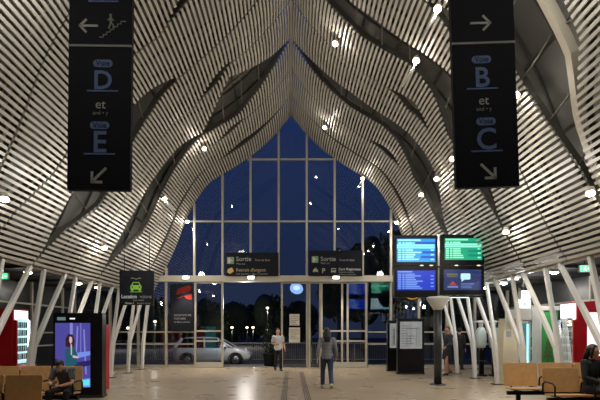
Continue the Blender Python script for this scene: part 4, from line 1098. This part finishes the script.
# seated woman in black
SITW = dict(pelvis=(0, 0, .53), waist=(0, .0, .68), chest=(0, .0, .88), neck=(0, -.01, 1.05), head=(0, -.045, 1.21), hp=0.12, hy=0.5,
            shL=(.17, .0, .99), shR=(-.17, .0, .99), elL=(.22, -.06, .73), elR=(-.22, -.06, .73), wrL=(.08, -.26, .65), wrR=(-.08, -.26, .65), pnL=(0, 0, -1), pnR=(0, 0, -1), hdL=(-.5, -.8, -.05), hdR=(.5, -.8, -.05),
            hiL=(.09, -.02, .51), hiR=(-.09, -.02, .51), knL=(.12, -.46, .52), knR=(-.12, -.46, .52), anL=(.11, -.44, .08), anR=(-.11, -.44, .08), toL=(.12, -.60, .035), toR=(-.12, -.60, .035))
person('woman with long dark hair in black sitting at the far right end', (xat(593, 9.05), 9.12, 0), 0.35, 1.78, SITW, BLACKC, BLACKC, SHOE, hairlen='long', female=True)

# ------------------------------------------------------------------ outside: ground, car, railing, trees, lamps
GZ = -0.18
g = MB(); g.bbox(-60, 60, YF+0.25, 110, GZ-0.2, GZ); structure(g.build('ground', mat('dark_asphalt', (58, 57, 58), 0.8, 0, 0.15, 1.0, 0.2)))
g = MB(); g.bbox(-14, 14, YF+0.25, YF+2.4, GZ, -0.02); structure(g.build('pavement', mat('pavement_slabs', (98, 94, 88), 0.8, 0, 0.12, 1.5)))
# white car, front to the right
Yc = 25.2
car = thing('car', 'white hatchback car parked outside behind the glass doors', 'car', (xat(214, Yc), Yc, GZ))
CW = mat('white_car_paint', (202, 204, 206), 0.25, 0.0, 0.02)
CG = mat('dark_car_glass', (18, 20, 24), 0.1, 0, 0.05)
TYRE = mat('tyre_rubber', (24, 24, 24), 0.8)
HWc = 0.85
def carsec(x, zb, zt, w):
    return [(x, -w*0.92, zb), (x, -w, zb+0.12), (x, -w, (zb+zt)/2+0.03), (x, -w*0.96, zt-0.05), (x, -w*0.86, zt), (x, w*0.86, zt), (x, w*0.96, zt-0.05), (x, w, (zb+zt)/2+0.03), (x, w, zb+0.12), (x, w*0.92, zb)]
secs = [(-1.98, .42, .80, .66), (-1.95, .28, .92, .76), (-1.7, .22, .96, .83), (-1.0, .20, .95, .85), (0.0, .20, .94, .85), (0.8, .20, .95, .85), (1.2, .20, .92, .84), (1.6, .22, .82, .80), (1.86, .25, .70, .74), (1.96, .32, .60, .64)]
b = MB(); rings = [carsec(*s_) for s_ in secs]; n = 10
b.add([v for r in rings for v in r], [(i*n+k, i*n+(k+1) % n, (i+1)*n+(k+1) % n, (i+1)*n+k) for i in range(len(rings)-1) for k in range(n)]+[tuple(reversed(range(n))), tuple(range((len(rings)-1)*n, len(rings)*n))], 0, True)
b.build('body', CW, car)
def cab(secs2, grow):
    m_ = MB(); rg = []
    for x, z, w in secs2: rg.append([(x, -w-grow, z), (x, w+grow, z)])
    return m_
gh = MB()   # greenhouse: four-corner loft bottom to roof
def quadring(x0, x1, w, z): return [(x0, -w, z), (x1, -w, z), (x1, w, z), (x0, w, z)]
R_ = [quadring(-1.85, 1.05, .80, .93), quadring(-1.70, .62, .72, 1.20), quadring(-1.50, .25, .64, 1.40)]
gh.add([v for r in R_ for v in r], [(i*4+k, i*4+(k+1) % 4, (i+1)*4+(k+1) % 4, (i+1)*4+k) for i in range(2) for k in range(4)]+[(8, 9, 10, 11)])
gh.build('windows', CG, car)
rf = MB(); rf.prism([(-1.55, 1.39), (-1.3, 1.455), (-0.6, 1.475), (0.0, 1.45), (0.28, 1.39)], 1.27, (0, 0, 0)); rf.build('roof', CW, car, bevel=0.02)
for s_ in (-1, 1):
    for (xa, za), (xb, zb), w in (((1.07, .93), (.27, 1.40), 0.07), ((-1.87, .93), (-1.52, 1.40), 0.16), ((-.35, .93), (-.4, 1.41), 0.08)):
        pl = MB(); pl.beam([(xa, s_*.805, za), (xb, s_*.645, zb)], w, 0.03, (1, 0, 0)); pl.build('roof_pillar', CW, car)
for wx in (-1.24, 1.22):
    for s_ in (-1, 1):
        w = MB(); w.loft([(wx, s_*.66, .315), (wx, s_*.69, .315), (wx, s_*.84, .315), (wx, s_*.87, .315)], [.28, .315, .315, .28], (1, 0, 0), 24); o = w.build('wheel', TYRE, car)
        r = MB(); r.loft([(wx, s_*.86, .315), (wx, s_*.88, .315)], [.21, .19], (1, 0, 0), 20)
        r.build('rim', CHROME, o)
        a_ = MB(); pts = [(wx+.37*math.cos(PI*k/12), s_*.853, .30+.37*math.sin(PI*k/12)) for k in range(13)]; a_.loft(pts, .03, None, 6); a_.build('wheel_arch', TYRE, car)
for s_ in (-1, 1):
    MB().ell((1.80, s_*.60, .64), (.17, .14, .085), Euler((0, 0.3, s_*-.5)).to_matrix(), 14, 8).build('headlight', mat('headlight_glass', (225, 228, 235), 0.1, 0.3), car)
    MB().ell((-1.93, s_*.62, .80), (.06, .14, .10), None, 12, 8).build('tail_light', mat('tail_red', (150, 30, 30), 0.2), car)
    MB().ell((.72, s_*.92, .98), (.07, .10, .06), None, 12, 8).build('wing_mirror', CW, car)
MB().rbox((1.93, 0, .38), (.08, 1.0, .16), .03, 3, 'x').build('grille', BLACK, car)
# railings
NR = 7
for i in range(NR):
    x0 = -8.8+i*2.5
    r = thing('railing', 'grey metal railing panel outside, %s of the row from the left end' % ('first second third fourth fifth sixth seventh'.split()[i]), 'railing', (x0, 28.0, GZ), 0, 'railing panels beyond the car')
    a = MB(); a.bbox(0, 2.44, -0.03, 0.03, 1.04, 1.10); a.build('top_rail', MULL, r)
    a = MB(); a.bbox(0.03, 2.44, -0.02, 0.02, 0.10, 0.14)
    for q_ in range(20): a.bbox(0.09+q_*0.122-0.009, 0.09+q_*0.122+0.009, -0.01, 0.01, 0.14, 1.04)
    a.build('baluster_panel', MULL, r)
    MB().bbox(-0.03, 0.03, -0.03, 0.03, 0, 1.04).build('post', MULL, r)
# trees
LEAF = mat('dark_foliage', (40, 52, 36), 0.9, 0, 0.4, 4); BARK = mat('bark', (58, 48, 40), 0.9, 0, 0.2, 8)
def tree(label, x, y, top, rad, seed, trunk=1.6):
    t = thing('tree', label, 'tree', (x, y, GZ), 0, 'trees beyond the car park')
    rr = random.Random(seed)
    MB().loft([(0, 0, 0), (0.1, 0, trunk*0.6), (0, 0.1, top*0.6)], [0.22, 0.16, 0.08], None, 8).build('trunk', BARK, t)
    c = MB()
    for i in range(420):
        th = rr.uniform(0, 2*PI); ph = math.acos(rr.uniform(-1, 1)); r = rr.uniform(0.55, 1.0)
        p = V((math.sin(ph)*math.cos(th)*rad*r, math.sin(ph)*math.sin(th)*rad*r, (trunk+top)/2+math.cos(ph)*(top-trunk)/2*r))
        s_ = rr.uniform(0.14, 0.30)*rad*0.55
        R = Euler((rr.uniform(0, 3), rr.uniform(0, 3), rr.uniform(0, 3))).to_matrix()
        for k in range(3):
            R2 = Euler((rr.uniform(0, 3), rr.uniform(0, 3), rr.uniform(0, 3))).to_matrix()
            vs = [p+R2 @ V(v) for v in ((-s_, 0, -s_*.4), (0, 0, -s_*.55), (s_, 0, 0), (0, 0, s_*.5))]
            c.add(vs, [(0, 1, 2, 3)])
    for i in range(6):
        th = rr.uniform(0, 2*PI); c.ell((rad*.4*math.cos(th), rad*.4*math.sin(th), (trunk+top)/2+rr.uniform(-.2, .2)*(top-trunk)), (rad*.6, rad*.6, (top-trunk)*.36), None, 14, 10)
    c.build('crown', LEAF, t, fix=False)
YT = (58, 70, 56, 64, 76, 60, 68, 68, 58, 60, 70, 60)
for i, (px, py, w, lb) in enumerate(((150, 296, 30, 'dark round tree seen through the glass beside the car hire sign'), (186, 304, 22, 'dark tree seen behind the red poster'), (212, 300, 20, 'dark tree seen through the left door leaf'),
                                     (236, 301, 22, 'dark tree at the left side of the open doorway'), (253, 304, 18, 'lowest dark tree in the middle of the open doorway'), (271, 294, 22, 'tallest dark tree at the right side of the open doorway'), (300, 302, 24, 'dark tree behind the paper notices'), (122, 292, 26, 'dark tree seen between the left columns below the car hire sign'), (96, 290, 26, 'dark tree seen at the left end of the glass front'), (444, 286, 30, 'dark tree seen behind the departure screen post'), (474, 284, 30, 'dark tree seen between the right columns behind the rounded hoods'), (502, 286, 26, 'dark tree seen at the right end of the glass front'))):
    Yt = YT[i]
    tree(lb, xat(px, Yt), Yt, zat(py, Yt)-GZ, w*Yt/F_*0.85, 10+i, 0.3)
YT = (40, 48, 57)
for i, (px, py, w, lb) in enumerate(((338, 252, 34, 'dark tree whose top shows behind the right exit board'), (362, 240, 40, 'tall dark tree showing right of the right exit board'), (392, 228, 44, 'tallest dark tree left of the departure screens'))):
    Yt = YT[i]
    tree(lb, xat(px, Yt), Yt, zat(py, Yt)-GZ, w*Yt/F_*0.62, 30+i, 2.5)
add_light('POINT', 'car_fill', (-2.2, 23.0, 2.9), 140, (1, 0.95, 0.88), 0.1)  # fill light added outside to brighten the car, has no lamp body
# planter by the door
pt = thing('potted_shrub', 'dark bushy shrub in a dark planter outside the open doorway', 'plant', (xat(270, 22.3), 22.3, -0.02))
MB().loft([(0, 0, 0), (0, 0, 0.05), (0, 0, 0.55), (0, 0, 0.6)], [.26, .28, .34, .34], None, 18).build('planter', BLACK, pt)
c = MB(); rr = random.Random(2)
for i in range(520):
    th = rr.uniform(0, 2*PI); z = rr.uniform(0.55, 1.95); rad = 0.36*math.sin(PI*min(1, (z-0.35)/1.7))+0.05
    p = V((rad*rr.uniform(.3, 1)*math.cos(th), rad*rr.uniform(.3, 1)*math.sin(th), z)); R2 = Euler((rr.uniform(0, 3), rr.uniform(0, 3), rr.uniform(0, 3))).to_matrix(); s_ = rr.uniform(.04, .085)
    c.add([p+R2 @ V(v) for v in ((-s_, 0, -s_*.3), (0, 0, -s_*.45), (s_, 0, 0), (0, 0, s_*.4))], [(0, 1, 2, 3)])
c.loft([(0, 0, .5), (0, 0, 1.5)], [.03, .015], None, 8)
c.build('foliage', LEAF, pt, fix=False)
# street lamps
for i, (px, py, Y, lb) in enumerate(((232, 327.5, 50, 'small street lamp glowing at the left of the open doorway'), (247, 327.5, 54, 'small street lamp glowing in the middle of the open doorway'), (253, 327.5, 50, 'small street lamp right of the middle in the open doorway'), (267.5, 308, 50, 'taller street lamp glowing against the trees in the doorway'),
                                     (155, 321.5, 46, 'street lamp glowing under the car hire sign'), (180, 325, 46, 'street lamp glowing under the red poster'), (110, 328, 44, 'street lamp glowing beside the red cabinet'), (128, 328, 44, 'street lamp glowing between the left columns'))):
    p = at(px, py, Y)
    t = thing('street_lamp', lb, 'street lamp', (p.x, Y, GZ), 0, 'street lamps outside')
    H = p.z-GZ
    MB().loft([(0, 0, 0), (0, 0, H*.5), (0, 0, H-.08)], [.07, .05, .035], None, 10).build('pole', DGREY, t)
    add_light('POINT', 'street_light', (p.x, Y, p.z-0.3), 150, radius=0.1)
    MB().ell((0, 0, H), (.15, .15, .11), None, 12, 8).build('lamp_head', em('street_glow', (255, 226, 180), 5), t)

# ------------------------------------------------------------------ sky, light, camera
W_ = bpy.data.worlds.new('dusk'); S.world = W_; W_.use_nodes = True
nt = W_.node_tree; bg = nt.nodes['Background']
tc = nt.nodes.new('ShaderNodeTexCoord'); sp = nt.nodes.new('ShaderNodeSeparateXYZ'); rp = nt.nodes.new('ShaderNodeValToRGB')
nt.links.new(tc.outputs['Generated'], sp.inputs[0]); nt.links.new(sp.outputs['Z'], rp.inputs['Fac']); nt.links.new(rp.outputs['Color'], bg.inputs['Color'])
e = rp.color_ramp.elements; e[0].position = 0.0; e[0].color = lin((34, 42, 62)); e[1].position = 0.5; e[1].color = lin((28, 48, 92))
bg.inputs['Strength'].default_value = 1.0
cd = bpy.data.cameras.new('camera'); co = bpy.data.objects.new('camera', cd); COL.objects.link(co)
co.location = (0, 0, CZ); co.rotation_euler = (PI/2, 0, 0)
cd.sensor_fit = 'HORIZONTAL'; cd.sensor_width = 36; cd.lens = F_/600*36
cd.shift_x = (300-CX)/600; cd.shift_y = (HY-200)/600
cd.clip_end = 300
S.camera = co
S.view_settings.view_transform = 'Standard'; S.view_settings.look = 'None'; S.view_settings.gamma = 1; S.view_settings.use_curve_mapping = False
S.view_settings.exposure = 0.0
S.cycles.use_denoising = True
S.cycles.max_bounces = 6; S.cycles.transparent_max_bounces = 12
S.cycles.sample_clamp_indirect = 4.0
S.cycles.caustics_reflective = False; S.cycles.caustics_refractive = False
